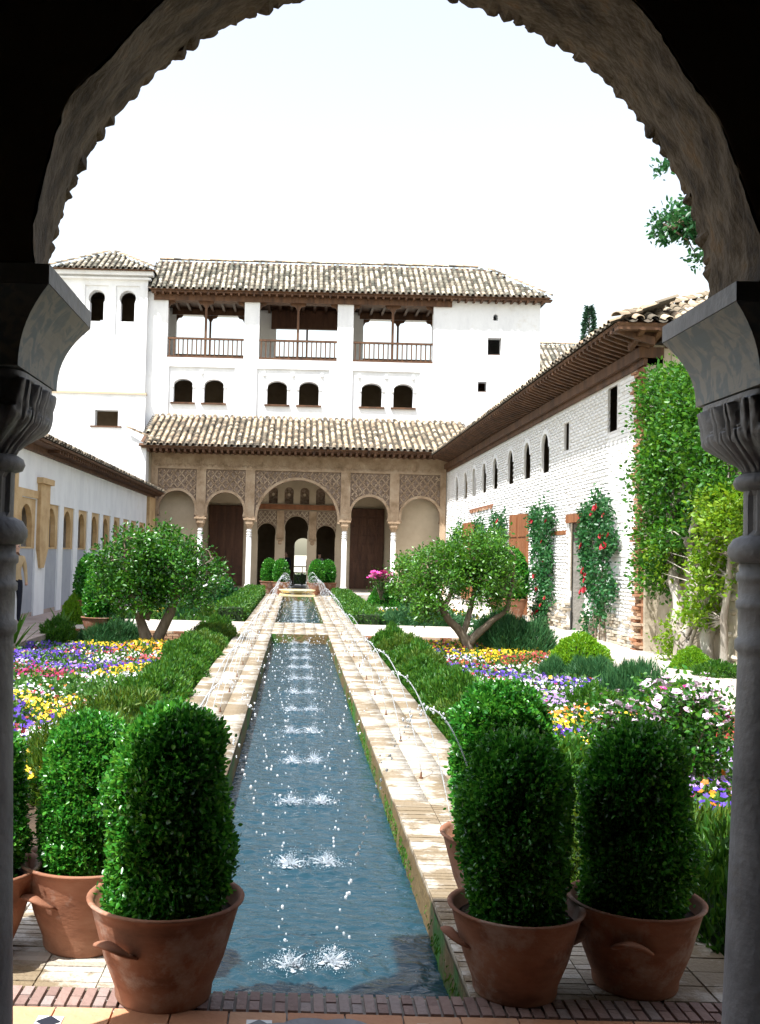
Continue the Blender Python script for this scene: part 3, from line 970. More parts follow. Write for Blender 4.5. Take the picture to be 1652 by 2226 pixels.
# plain raised strips: pilasters over the columns, arch rings, friezes
def strip(name, x0, x1, z0, z1, d=.06, mt='stucco'):
    return put(name, MB().box(x0, x1, PY - .12 - d, PY - .121, z0, z1), mt, po)
for x in cols_x:
    strip('pilaster_strip', x - .21, x + .21, z_sp, 5.27, .055)
strip('pilaster_strip', ends[0], ends[0] + .30, 0, 5.27, .054); strip('pilaster_strip', ends[1] - .26, ends[1], 0, 5.27, .054)
fz = strip('inscribed_frieze', ends[0], ends[1], 5.33, 5.90, .05)
strip('moulding', ends[0], ends[1], 5.26, 5.345, .075); strip('moulding', ends[0], ends[1], 5.88, 5.96, .08)
for cx, r, zc, hs in ARCH:
    ring = MB()
    o_ = arc(cx, zc, r + .11, PI + hs, -hs, 24); i_ = arc(cx, zc, r - .002, PI + hs, -hs, 24)
    yslab(ring, o_ + i_[::-1], [], PY - .19, PY - .1)
    put('arch_ring', ring, 'stucco', po)
# lattice of diamonds on the spandrels
def lattice(x0, x1, z0, z1, cx, r, zc, step, slope, w=.02, y=PY - .12, d=.035):
    mb = MB()
    def ok(x, z):
        return x0 < x < x1 and z0 < z < z1 and (math.hypot(x - cx, z - zc) > r + .10 or z < zc - r)
    for s in (-1, 1):
        c = -8.0
        while c < 8:
            run = None
            nseg = 80
            pts = []
            for i in range(nseg + 1):
                x = x0 + (x1 - x0) * i / nseg
                z = z0 + s * slope * (x - x0) + c
                g = ok(x, z)
                if g and run is None: run = (x, z)
                if (not g or i == nseg) and run is not None:
                    pts.append((run, (x, z))); run = None
            for (ax_, az_), (bx_, bz_) in pts:
                l = math.hypot(bx_ - ax_, bz_ - az_)
                if l < .05: continue
                px, pz = -(bz_ - az_) / l * w, (bx_ - ax_) / l * w
                mb.add([(ax_ + px, y - d, az_ + pz), (bx_ + px, y - d, bz_ + pz), (bx_ - px, y - d, bz_ - pz), (ax_ - px, y - d, az_ - pz),
                        (ax_ + px, y, az_ + pz), (bx_ + px, y, bz_ + pz), (bx_ - px, y, bz_ - pz), (ax_ - px, y, az_ - pz)],
                       [(0, 1, 2, 3), (0, 4, 5, 1), (2, 6, 7, 3)])
            c += step
    return mb
edges = [ends[0] + .3] + [e for x in cols_x for e in (x - .21, x + .21)] + [ends[1] - .26]
for k_ in range(5):
    cx, r, zc, hs = ARCH[k_]
    o = put('diamond_lattice', lattice(edges[2 * k_] + .03, edges[2 * k_ + 1] - .03, 3.4, 5.2, cx, r, zc, .42, 1.25), 'stucco', po)
    # small carved rosettes inside the diamonds
    rs = MB()
    x = edges[2 * k_] + .1
    i = 0
    while x < edges[2 * k_ + 1] - .05:
        for q in range(9):
            z = 3.5 + q * .21 + (.105 if i % 2 else 0)
            if z < 5.12 and math.hypot(x - cx, z - zc) > r + .16:
                rs.sphere((x, PY - .125, z), .038, 6, 4, 1, .6, 1)
        x += .168; i += 1
    q_ = put('carved_rosettes', rs, 'stucco', po); q_['kind'] = 'stuff'
# flowing letters of the frieze, in low relief
let = MB(); rr = random.Random(5)
x = ends[0] + .1
while x < ends[1] - .15:
    h = rr.choice([.12, .18, .34, .38, .38])
    let.box(x, x + .022, PY - .20, PY - .168, 5.42, 5.42 + h)
    nx = x + rr.uniform(.07, .15)
    pts = [(x + (nx - x) * t, PY - .18, 5.42 + .05 * math.sin(t * PI) * rr.choice([-1, 1, 2])) for t in (0, .25, .5, .75, 1)]
    let.tube(pts, .014, 4)
    if rr.random() < .4:
        let.tube([(x + .05 + .04 * math.cos(a), PY - .18, 5.60 + .05 * math.sin(a)) for a in np.linspace(0, 5, 7)], .012, 4)
    if rr.random() < .3:
        let.sphere((x + .05, PY - .18, 5.75), .018, 5, 4)
    x = nx
q_ = put('script_relief', let, 'stucco', fz); q_['kind'] = 'stuff'
# columns
def nasrid_column(parent, x, y, r, zt, h_cap, mt, zb=0.1):
    prof = [(r * 1.55, 0), (r * 1.55, .06), (r * 1.2, .10), (r * 1.3, .13), (r, .18), (r * .94, zt - zb - .34)]
    c = put('column', MB().lathe(prof, (x, y, zb), 16), mt, parent, smooth=True)
    rg = MB()
    for dz in (.30, .22, .10):
        rg.lathe([(r * .95, -.012), (r * 1.14, -.006), (r * 1.14, .012), (r * .95, .018)], (x, y, zt - dz), 16)
    rg.lathe([(r * .9, -.36), (r * .9, 0)], (x, y, zt), 16)
    put('ring', rg, mt, c)
    cap = MB()
    n = 16; rings = []
    vs = []; fs = []
    hw = r * 1.75
    for i, (t, z) in enumerate([(0, 0), (.15, .06), (.5, h_cap * .38), (.9, h_cap * .5), (1, h_cap * .55), (1, h_cap)]):
        for k in range(n):
            a = 2 * PI * (k + .5) / n
            cs, sn = math.cos(a), math.sin(a)
            sq = 1 / max(abs(cs), abs(sn))
            rad = r * 1.02 * (1 - t) + hw * t * (1 * (1 - t) + sq * t * .98)
            vs.append((x + cs * rad, y + sn * rad, zt + z))
    for i in range(5):
        for k in range(n):
            k2 = (k + 1) % n
            fs.append((i * n + k, i * n + k2, (i + 1) * n + k2, (i + 1) * n + k))
    cap.add(vs, fs)
    put('capital', cap, 'stucco', c)
    put('impost', MB().box(x - hw - .06, x + hw + .06, y - hw - .03, y + hw + .03, zt + h_cap, zt + h_cap + .08), 'stucco', c)
    return c
for x in cols_x:
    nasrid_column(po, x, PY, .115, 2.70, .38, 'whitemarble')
# portico interior: back wall with a triple arch, side doors, ceiling
IY = 48.0
ih = []
TR = [(-1.54, .43, 2.63), (-.145, .55, 2.87), (1.24, .46, 2.55)]
out = [(-7.5, -.1), (-1.98, -.1)]
out += [(-1.98, 0)]
out = [(-7.5, 0.0)]
for cx, r, zc in TR:
    pts = arc(cx, zc, r, PI + .35, -.35, 16)
    out += [(cx - r * .94, 0.0), (cx - r * .94, zc - r * .36)] + pts[1:-1] + [(cx + r * .94, zc - r * .36), (cx + r * .94, 0.0)]
out += [(7.4, 0.0), (7.4, 5.9), (-7.5, 5.9)]
iw = MB(); yslab(iw, out, [archhole(a, a + .42, 3.98, 4.77) for a in (-1.48, -.74 + .0, .0, .74)][:4], IY - .1, IY + .3)
put('back_wall', iw, 'beige', po)
put('niche_backing', MB().box(-2.3, 2.0, IY + .12, IY + .2, 3.9, 4.9), 'stuccodk', po)
for a in (-1.27, -.53, .21):
    put('rosette', MB().lathe([(.02, 0), (.07, .0), (.07, .02), (.03, .02)], (0, 0, 0), 10), 'beige', po, (a, IY + .10, 4.42), (PI / 2, 0, 0))
put('wood_beam', MB().box(-2.0, 1.75, IY - .2, IY - .101, 3.71, 3.95), 'woodred', po)
ss = MB()
yslab(ss, [(-1.98, 3.66)] + [(-1.98, 3.10)] + arc(TR[0][0], TR[0][2], .44, PI, 0, 14)[1:-1] + [(-1.08, 3.0), (-.70, 3.0)] + arc(TR[1][0], TR[1][2], .56, PI, 0, 14)[1:-1] +
      [(.42, 3.0), (.76, 3.0)] + arc(TR[2][0], TR[2][2], .47, PI, 0, 14)[1:-1] + [(1.72, 3.0), (1.72, 3.66)], [], IY - .14, IY - .101)
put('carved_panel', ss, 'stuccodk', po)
for (x0, x1, cx, r, zc) in [(-1.95, -1.10, *TR[0]), (-.66, .38, *TR[1]), (.80, 1.70, *TR[2])]:
    put('diamond_lattice', lattice(x0, x1, 2.6, 3.62, cx, r - .05, zc, .26, 1.2, .014, IY - .14, .02), 'beige', po)
for x in (-.90, .61):
    put('pilaster_strip', MB().box(x - .17, x + .17, IY - .19, IY - .1, 2.35, 3.66), 'stucco', po)
    nasrid_column(po, x, IY - .02, .06, 1.95, .30, 'beige', 0.0)
for (x0, x1) in ((-4.24, -2.62), (2.37, 3.95)):
    d = put('door', MB().box(x0, x1, IY - .2, IY - .101, .1, 3.85), 'doorwood', po)
    nx_, nz_ = 4, 9
    for i in range(nx_):
        for j in range(nz_):
            w_, h_ = (x1 - x0) / nx_, 3.7 / nz_
            put('panel', MB().box(x0 + w_ * i + .045, x0 + w_ * (i + 1) - .045, IY - .235, IY - .2005, .15 + h_ * j + .045, .15 + h_ * (j + 1) - .045), 'doorwood', d)
put('ceiling', MB().box(-7.5, 7.4, PY - .1, IY + .1, 5.95, 6.04), 'wood', po)
put('end_wall', MB().box(-7.5, -6.60, PY - .1, IY - .11, 0, 5.94), 'beige', po); put('end_wall', MB().box(6.40, 7.4, PY - .1, IY - .11, 0, 5.94), 'beige', po)
# blind back of the two outer bays
put('bay_wall', MB().box(-6.6, -4.40, PY + .55, PY + .7, 0, 5.9), 'beige', po); put('bay_wall', MB().box(4.16, 6.40, PY + .55, PY + .7, 0, 5.9), 'beige', po)
# hall beyond the triple arch
hw_ = MB(); hw_.box(-3.4, -3.2, IY + .3, 52.5, 0, 4.4); hw_.box(3.2, 3.4, IY + .3, 52.5, 0, 4.4); hw_.box(-3.4, 3.4, IY + .3, 52.5, 4.4, 4.5)
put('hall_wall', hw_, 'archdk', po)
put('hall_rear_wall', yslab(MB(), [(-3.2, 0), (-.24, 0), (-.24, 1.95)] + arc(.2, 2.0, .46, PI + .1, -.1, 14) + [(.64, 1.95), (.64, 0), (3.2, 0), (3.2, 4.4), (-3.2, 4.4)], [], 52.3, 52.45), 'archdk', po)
rl = MB()
rl.box(-.24, .64, 52.34, 52.38, .98, 1.03); rl.box(-.24, .64, 52.34, 52.38, .68, .72); rl.box(.18, .22, 52.34, 52.38, 0, 1.0)
for s in (-1, 1):
    rl.tube([(.2, 52.36, .05), (.2 + s * .42, 52.36, .68)], .02, 5); rl.tube([(.2, 52.36, .68), (.2 + s * .42, 52.36, .05)], .02, 5)
put('window_railing', rl, 'iron', po)
# eaves and roof
put('eave_soffit', MB().box(-6.9, 7.0, 43.82, PY - .2, 6.05, 6.12), 'wood', po)
put('eave_beam', MB().box(-6.75, 6.4, PY - .34, PY - .10, 5.965, 6.06), 'wood', po)
rf = MB().box(-.05, .05, -.94, 0, -.13, 0).mesh('rafter'); rf.materials.append(M['wood'])
for i in range(50):
    put('rafter', rf, None, po, (-6.6 + i * .264, PY - .205, 6.05))
pz0, pz1, py0, py1 = 6.16, 8.02, 43.75, 48.38
sl3 = math.hypot(pz1 - pz0, py1 - py0)
def clipP(a, b):
    return b < sl3 - .1 and a > .9 * max(0, .25 - 0.05 * b)
roof(po, (-7.0, py0, pz0), (1, 0, 0), (0, (py1 - py0) / sl3, (pz1 - pz0) / sl3), 14.6, sl3, 300, clipP, seed=3)
cap_me = TILE_ME
for i in range(52):                                           # bright mortared tile row against the wall
    m4 = Matrix.Rotation(.38, 4, 'X'); m4.translation = (-6.9 + i * .275, 48.12, 7.98)
    put('flashing_tile', TILE_ME, None, po, basis=m4)
# white end wall at the portico's left with its sloping tiled top
ew = thing('end_buttress_wall', 'white weathered wall closing the portico roof on the left', 'wall', (-7.1, 44.3, 0))
put('wall', yslab(MB(), [(-7.7, 0), (-6.70, 0), (-6.70, 6.20), (-7.42, 6.62), (-7.7, 6.75)], [], 44.0, 47.9), 'plaster', ew)
ridge(ew, (-6.1, 43.9, 6.24), (-7.55, 43.9, 6.83), .30)

# ------------------------------------------------------------------ right wing: whitewashed brick
WX = 6.40
rw_ = thing('brick_wing', 'long whitewashed brick wing with deep wooden eaves along the right of the garden', 'building', (WX, 19.4, 0))
YN, YF, ZT = 19.35, 45.4, 5.36
openings = [(20.93, 21.56, 4.36, 5.36 - .02), (24.65, 25.07, 4.33, 5.0)]
archw = [(26.57, 27.33), (28.72, 29.48), (30.95, 31.72), (33.41, 34.16), (35.45, 36.11), (37.46, 38.15), (39.39, 40.05), (41.66, 42.2)]
doors = [(23.12, 24.52, 0.0, 2.55)]
hl = [rect(a, b, c, d) for a, b, c, d in openings[1:]] + [rect(20.93, 21.56, 4.36, 5.30)] + [archhole(a, b, 3.95, 4.98) for a, b in archw]
out = [(YN, -.25), (23.12, -.25), (23.12, 2.55), (24.52, 2.55), (24.52, -.25), (YF, -.25), (YF, 5.62), (YN, 5.62)]
wl = MB(); xslab(wl, out, hl, WX, WX + .05)
wall_o = put('wall', wl, 'brickmortar', rw_)
put('door_reveal', MB().box(WX + .131, WX + .75, 24.522, 24.72, -.2, 2.6), 'greyrender', rw_)
put('door_reveal', MB().box(WX + .131, WX + .75, 22.9, 23.118, -.2, 2.6), 'greyrender', rw_)
put('door_back', MB().box(WX + .751, WX + .85, 22.9, 24.75, -.2, 2.85), 'greyrender', rw_)
put('room_back', MB().box(WX + 1.4, WX + 1.5, 19.6, 44, 3.0, 5.7), 'archdk', rw_)
put('room_ceiling', MB().box(WX + .131, WX + 1.5, 19.6, 44, 5.701, 5.78), 'archdk', rw_)
put('upper_floor', MB().box(WX + .131, WX + 1.5, 20, 44, 2.9, 3.0), 'archdk', rw_)
put('south_wall', MB().box(WX + .01, 11.5, YN - .2, YN + .3, -.3, 5.75), 'rubblemortar', rw_)
BL, BH = .285, .0775
bk_me = MB().box(-.014, .05, -BL / 2 + .006, BL / 2 - .006, -BH / 2 + .007, BH / 2 - .007).mesh('brick'); bk_me.materials.append(M['brickwhite'])
bv = np.array([v.co[:] for v in bk_me.vertices]); bf = np.array([p.vertices[:] for p in bk_me.polygons])
cells = []
rr = random.Random(9)
for j in range(int((5.36 + .2) / BH)):
    z = -.16 + j * BH
    for i in range(int((YF - YN) / BL)):
        y = YN + .35 + (i + (.5 if j % 2 else 0)) * BL
        if y > 44.6: continue
        bad = False
        for (a, b, c, d) in openings + doors + [(p, q, 3.95, 4.95) for p, q in archw]:
            if a - BL * .45 < y < b + BL * .45 and c - BH * .4 < z < d + BH * .4: bad = True
        if bad: continue
        if z < 3.6 and rr.random() < .012: continue
        cells.append((y, z))
cells.sort(key=lambda c: c[0])
near = [c for c in cells if c[1] > 1.4][:300]
ns = set(near)
for y, z in near:
    put('brick', bk_me, None, wall_o, (WX + rr.uniform(-.004, .005), y, z), (rr.uniform(-.015, .015), 0, 0))
vs = []; fs = []
for c in cells:
    if c in ns: continue
    vs.append(bv * np.array([1, 1 + rr.uniform(-.03, .0), 1]) + np.array([WX + rr.uniform(-.006, .005), c[0], c[1]])); fs.append(bf + 8 * len(fs))
o = put('brick_courses', np_mesh('brick_courses', np.concatenate(vs), np.concatenate(fs)), 'brickwhite', wall_o); o['kind'] = 'stuff'
# bare brick quoin at the near corner, rough and toothed
qm = [MB().box(-.16, .16, -.14, .14, -.024, .024).mesh('quoin_brick') for _ in range(1)][0]; qm.materials.append(M['redbrick'])
qs = put('corner_pier', MB().box(WX - .02, WX + .45, YN - .10, YN + .28, -.3, 5.6), 'redbrick', rw_)
for j in range(92):
    z = -.18 + j * .0605
    if z > 5.3: break
    put('quoin_brick', qm, None, qs, (WX + .06 + rr.uniform(-.05, .06), YN + .06 + rr.uniform(-.05, .05) + (.07 if j % 3 == 0 else 0), z), (rr.uniform(-.04, .04), 0, rr.uniform(-.12, .12)))
# arched window surrounds
for a, b in archw:
    mb = MB(); xslab(mb, arc((a + b) / 2, 4.60, .52, 0, PI, 10) + arc((a + b) / 2, 4.60, .385, PI, 0, 10), [], WX - .03, WX + .05)
    put('window_arch', mb, 'brickwhite', rw_)
# old wooden lintels, doors and shutters
put('lintel', MB().box(WX - .05, WX + .2, 22.9, 24.68, 2.55, 2.74), 'woodred', rw_)
put('lintel', MB().box(WX - .03, WX + .1, 24.75, 26.2, 2.28, 2.38), 'woodred', rw_)
put('lintel', MB().box(WX - .03, WX + .1, 31.4, 33.0, 2.30, 2.42), 'woodred', rw_)
put('window_frame', MB().box(WX + .1, WX + .16, 20.95, 21.05, 4.36, 5.3), 'wood', rw_)
def leaf_door(y0, y1, z0, z1, ang):
    d = put('door', MB().box(-.03, .03, 0, y1 - y0, z0, z1), 'woodred', rw_, (WX - .05, y0, 0), (0, 0, ang))
    for k_ in range(4):
        h = (z1 - z0) / 4
        mb = MB()
        for s in (0, 1):
            w_ = (y1 - y0) / 2
            mb.box(-.05, -.0305, w_ * s + .07, w_ * (s + 1) - .05, z0 + h * k_ + .06, z0 + h * (k_ + 1) - .06)
        q = put('panel', mb, 'woodred', d, (WX - .05, y0, 0))
    put('ledge', MB().box(WX - .09, WX + .06, y0 - .1, y0 + .12, z1, z1 + .12).box(WX - .09, WX + .06, y1 - .12, y1 + .1, z1, z1 + .12), 'brickwhite', rw_)
leaf_door(28.7, 30.3, .1, 2.95, .10)
leaf_door(37.4, 39.2, .1, 2.98, .06)
# worn courses: small holes and broken plaster near the far end
put('broken_cornice', MB().box(WX - .04, WX + .02, 34.0, 38.6, 3.40, 3.48), 'redbrick', rw_)
for i in range(7):
    put('broken_cornice', MB().box(WX - .05, WX + .01, 34.2 + i * .62, 34.5 + i * .62 + rr.uniform(0, .2), 3.33, 3.40), 'redbrick', rw_)
# rough plinth with bare bricks
pb = MB().box(-.05, .05, -.135, .135, -.026, .026).mesh('plinth_brick'); pb.materials.append(M['rubble'])
n_ = 0
for j in range(12):
    for i in range(30):
        y = 19.8 + i * .29 + (.14 if j % 2 else 0)
        if 23.1 < y < 24.55: continue
        if rr.random() < (.25 + .045 * j): continue
        put('plinth_brick', pb, None, wall_o, (WX - .015 + rr.uniform(-.03, .015), y, -.1 + j * .066), (0, rr.uniform(-.1, .1), rr.uniform(-.12, .12)))
# timber cornice and eaves
put('cornice_beam', MB().box(WX - .06, WX + .3, YN - .2, 44.6, 5.37, 5.50), 'wood', rw_)
put('cornice_beam', MB().box(WX - .16, WX + .3, YN - .25, 44.6, 5.50, 5.70), 'wood', rw_)
EX, EZ = 5.62, 6.00
sof = MB().add([(EX + .02, YN - .8, EZ - .03), (WX + .3, YN - .8, 5.86), (WX + .3, 44.4, 5.86), (EX + .02, 44.4, EZ - .03), (EX + .02, YN - .8, EZ + .02), (WX + .3, YN - .8, 5.92), (WX + .3, 44.4, 5.92), (EX + .02, 44.4, EZ + .02)],
               [(0, 1, 2, 3), (4, 7, 6, 5), (0, 4, 5, 1), (0, 3, 7, 4)])
put('eave_soffit', sof, 'wood', rw_)
rm = MB().add([(0, -.045, 0), (WX - EX - .02, -.045, -.14), (WX - EX - .02, -.045, -.30), (.25, -.045, -.15), (0, -.045, -.06), (0, .045, 0), (WX - EX - .02, .045, -.14), (WX - EX - .02, .045, -.30), (.25, .045, -.15), (0, .045, -.06)],
              [(0, 1, 2, 3, 4), (9, 8, 7, 6, 5), (0, 5, 6, 1), (4, 3, 8, 9), (3, 2, 7, 8), (0, 4, 9, 5)]).mesh('rafter'); rm.materials.append(M['wood'])
for i in range(88):
    put('rafter', rm, None, rw_, (EX + .03, YN - .55 + i * .285, EZ - .035))
# roof: long slope up to the right, hipped towards the camera
ps = math.radians(23)
roof(rw_, (EX, 44.6, EZ + .02), (0, -1, 0), (math.cos(ps), 0, math.sin(ps)), 44.6 - (YN - .85), 1.25, 300, None, outline=[(0, 0), (44.6 - YN + .85, 0), (44.6 - YN + .85 - 1.25, 1.25), (0, 1.25)], seed=4)
rsl = MB().add([(EX + 1.1, YN + .3, EZ + .02 + 1.1 * math.tan(ps)), (9.2, YN + 2.7, EZ + 3.58 * math.tan(ps)), (9.2, 46, EZ + 3.58 * math.tan(ps)), (EX + 1.1, 46, EZ + .02 + 1.1 * math.tan(ps)), (13, YN + 2.7, EZ), (13, 46, EZ)],
               [(0, 1, 2, 3), (1, 4, 5, 2)])
put('upper_slope', rsl, 'tilepan', rw_)
# hip end facing the camera
def clipH(a, b):
    return a > b * math.cos(ps) * 1.0 + .05 and a < 7.4 - b * .9 and b < 3.8
roof(rw_, (EX, YN - .85, EZ + .02), (1, 0, 0), (0, math.cos(ps), math.sin(ps)), 7.4, 3.9, 120, clipH, outline=[(0, 0), (7.4, 0), (3.9, 3.9), (3.59, 3.9)], seed=5)
ridge(rw_, (EX, YN - .85, EZ + .05), (EX + 3.6, YN - .85 + 3.6, EZ + .05 + 3.6 * math.tan(ps)))
put('end_soffit', MB().box(EX + .03, 11.5, YN - .82, YN - .2, EZ - .10, EZ - .03), 'wood', rw_)
for i in range(16):
    put('rafter', rm, None, rw_, (EX + .5 + i * .33, YN - .83, EZ - .05), (0, 0, PI / 2))
sws = put('south_facing', MB().box(WX + .46, 8.6, YN - .22, YN - .201, -.3, 5.6), 'rubblemortar', rw_)
stn = MB().sphere((0, 0, 0), 1, 7, 4, .12, .05, .05).mesh('stone'); stn.materials.append(M['rubble'])
for j in range(44):
    for i in range(5):
        if rr.random() < .35: continue
        put('stone', stn, None, sws, (WX + .58 + i * .25 + rr.uniform(-.05, .05) + (.12 if j % 2 else 0), YN - .225, -.15 + j * .115), (0, rr.uniform(-.2, .2), 0), (rr.uniform(.7, 1.15), 1, rr.uniform(.8, 1.1)))
# rubble garden wall nearer the camera
gw = thing('rubble_wall', 'rough pale rubble garden wall behind the climbing vine', 'wall', (6.7, 14, 0))
gb = put('wall', MB().box(6.62, 7.1, 3.0, YN - .21, -.3, 3.2), 'rubblemortar', gw)
st = [MB().sphere((0, 0, 0), 1, 7, 4, .06, s_, .055).mesh('stone') for s_ in (.12, .09, .15)]
for s_ in st: s_.materials.append(M['rubble'])
n_ = 0
for j in range(24):
    for i in range(30):
        y = 10.5 + i * .27 + (.13 if j % 2 else 0) + rr.uniform(-.04, .04)
        z = -.12 + j * .115
        if y > YN - .35 or rr.random() < .5 or n_ >= 300: continue
        put('stone', st[rr.randrange(3)], None, gb, (6.62 + rr.uniform(-.02, .02), y, z), (rr.uniform(-.2, .2), 0, 0), (1, rr.uniform(.8, 1.15), rr.uniform(.8, 1.2)))
        n_ += 1

# ------------------------------------------------------------------ left wing: white arcade in the shade
LX = -6.40
lw = thing('white_arcade_wing', 'low white arcade wing with blind pointed arches on the shaded left side', 'building', (LX, 33, 0))
bay = [(25.69, 27.03), (27.56, 28.86), (29.41, 30.7), (31.3, 32.58), (33.16, 34.48), (35.08, 36.36), (37.0, 38.22), (38.77, 40.11), (40.78, 42.39)]
lo = [(16.0, 0), (23.25, 0), (23.25, 2.80), (24.68, 2.80), (24.68, 0)]
for a, b in bay:
    lo += [(a, 0), (a, 2.76), (b, 2.76), (b, 0)]
lo += [(44.3, 0), (44.3, 4.05), (16.0, 4.05)]
put('wall', xslab(MB(), lo, [], LX - .35, LX), 'plaster', lw)
def pointed(a, b, z0, zs, zt, n=8):
    m_ = (a + b) / 2
    L_ = [(a, z0), (b, z0), (b, zs)]
    for i in range(1, n):
        t = i / n
        L_.append((b + (m_ - b) * (1 - math.cos(t * PI / 2)) , zs + (zt - zs) * math.sin(t * PI / 2)))
    L_.append((m_, zt))
    for i in range(n - 1, 0, -1):
        t = i / n
        L_.append((a + (m_ - a) * (1 - math.cos(t * PI / 2)), zs + (zt - zs) * math.sin(t * PI / 2)))
    L_.append((a, zs))
    return L_
for a, b in bay + [(23.25, 24.68)]:
    p = put('arch_panel', xslab(MB(), rect(a - .05, b + .05, 1.62, 2.80), [pointed(a + .10, b - .26, 1.66, 2.15, 2.66)], LX - .16, LX - .035), 'ochre', lw)
    put('recess_wall', MB().box(LX - .40, LX - .351, a - .05, b + .05, 0, 2.8), 'ochre', lw)
    put('parapet', MB().box(LX - .30, LX - .05, a - .05, b + .05, .10, 1.619), 'shadeplaster', lw)
    put('dado', MB().box(LX - .32, LX - .04, a + .001, b - .001, 0, .10), 'pinkpath', lw)
# ochre pilaster with a tapering foot
pil = MB()
pil.box(LX - .02, LX + .09, 24.70, 25.62, 1.60, 3.20); pil.box(LX - .02, LX + .16, 24.6, 25.75, 3.20, 3.34)
pil.add([(LX, 24.74, 1.6), (LX + .09, 24.74, 1.6), (LX + .09, 25.58, 1.6), (LX, 25.58, 1.6), (LX, 25.0, 1.15), (LX + .06, 25.0, 1.15), (LX + .06, 25.35, 1.15), (LX, 25.35, 1.15)],
        [(0, 1, 5, 4), (1, 2, 6, 5), (2, 3, 7, 6), (4, 5, 6, 7)])
put('hanging_pilaster', pil, 'ochre', lw)
put('ochre_facing', xslab(MB(), [(22.2, 1.6), (23.24, 1.6), (23.24, 2.82), (24.69, 2.82), (24.69, 3.0), (22.9, 3.0), (22.9, 3.6), (22.2, 3.6)], [], LX - .001, LX + .03), 'ochre', lw)
put('cornice_beam', MB().box(LX - .1, LX + .10, 16, 44.35, 3.90, 4.06), 'wood', lw)
put('eave_soffit', MB().box(LX - .3, LX + .42, 16, 44.4, 4.061, 4.11), 'wood', lw)
lr = MB().box(0, .40, -.04, .04, -.09, 0).mesh('rafter'); lr.materials.append(M['wood'])
for i in range(66):
    put('rafter', lr, None, lw, (LX + .005, 25.2 + i * .29, 4.06))
pa = math.radians(17)
roof(lw, (LX + .50, 23.0, 4.13), (0, 1, 0), (-math.cos(pa), 0, math.sin(pa)), 21.4, 1.3, 300, None, seed=6)
put('upper_slope', MB().add([(LX - .7, 16, 4.45), (LX - .7, 44.4, 4.45), (LX - 3, 44.4, 5.0), (LX - 3, 16, 5.0)], [(0, 1, 2, 3)]), 'tilepan', lw)
put('back_wall', MB().box(LX - 3.2, LX - 3, 16, 44.4, -.3, 5.0), 'plaster', lw)
put('end_pier', MB().box(LX - .3, LX + .12, 42.6, 44.35, 0, 3.89), 'ochre', lw)

# ------------------------------------------------------------------ distant building at the right, conifer
db = thing('rear_building', 'small tiled roof of a building behind the white block on the right', 'building', (14.5, 56, 0))
put('wall', MB().box(11.5, 18, 56.3, 60, 0, 11.9), 'beige', db)
s4 = math.hypot(3, 2.1)
roof(db, (11.45, 55.7, 11.95), (1, 0, 0), (0, 3 / s4, 2.1 / s4), 6.6, s4, 200, None, seed=8, grey=True)
ridge(db, (11.45, 58.7, 14.08), (18, 58.7, 14.08))

# ================================================================== NEAR PAVILION (the arch we look through)
AX, AZ = .13, 2.41
Y0, Y1 = 2.70, 3.25
pav = thing('pavilion_arch', 'dark shaded pavilion arch framing the whole view', 'arch', (AX, 2.97, 0))
NA = 60
def rad(t):                 # slightly faceted hand-made outline
    return .972 + .012 * math.sin(t * 7 + 1) + .006 * math.sin(t * 17)
inner = [(AX + rad(PI - PI * i / NA) * math.cos(PI - PI * i / NA), AZ + rad(PI - PI * i / NA) * math.sin(PI - PI * i / NA)) for i in range(NA + 1)]
outl = [(-1.20, 0), (-1.14, 0), (-1.14, AZ)] + inner + [(1.40, AZ), (1.40, 0), (3.3, 0), (3.3, 3.72), (-1.20, 3.72)]
def far_map(a, b):
    if b >= AZ - 1e-6 and math.hypot(a - AX, b - AZ) < 1.05 and abs(a - AX) < 1.02:
        t = math.atan2(b - AZ, a - AX)
        return (AX + 1.095 * math.cos(t), Y1, AZ + 1.095 * math.sin(t))
    return (a, Y1, b)
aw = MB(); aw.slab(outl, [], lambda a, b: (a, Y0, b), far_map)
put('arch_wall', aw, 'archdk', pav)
# rough stucco lining of the soffit
rng_ = np.random.default_rng(21)
NI, NJ = 150, 14
vs = []; fs = []
for i in range(NI + 1):
    t = PI - PI * i / NI
    for j in range(NJ + 1):
        w_ = j / NJ
        r_ = rad(t) * (1 - w_) + 1.078 * w_ - .006 + rng_.normal() * .0018 + .004 * math.sin(t * 23 + w_ * 5) * math.sin(t * 9 + w_ * 11)
        vs.append((AX + r_ * math.cos(t), Y0 + .004 + (Y1 - Y0) * w_, AZ + r_ * math.sin(t)))
for i in range(NI):
    for j in range(NJ):
        a = i * (NJ + 1) + j
        fs.append((a, a + 1, a + NJ + 2, a + NJ + 1))
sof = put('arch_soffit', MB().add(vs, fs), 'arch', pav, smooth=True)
# small stucco lobes hanging along the outer edge
rr = random.Random(31)
t = .02
while t < PI - .02:
    st_ = rr.choice([.040, .050, .055, .062]) * rr.uniform(.9, 1.1)
    mb = MB()
    hgt = rr.uniform(.016, .031); prof = []
    pk = rr.uniform(.2, .7)
    for q in (0, .15, .32, .5, .68, .85, 1):
        hh = (1 - abs(q - pk) / max(pk, 1 - pk)) ** .7 * rr.uniform(.75, 1.0) + .1
        tt = t + st_ * q
        prof.append((AX + (1.085 - hgt * hh) * math.cos(tt), AZ + (1.085 - hgt * hh) * math.sin(tt)))
    prof += [(AX + 1.12 * math.cos(t + st_), AZ + 1.12 * math.sin(t + st_)), (AX + 1.12 * math.cos(t), AZ + 1.12 * math.sin(t))]
    yslab(mb, prof, [], Y1 - rr.uniform(.04, .09), Y1 + rr.uniform(.005, .02))
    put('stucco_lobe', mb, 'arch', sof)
    t += st_
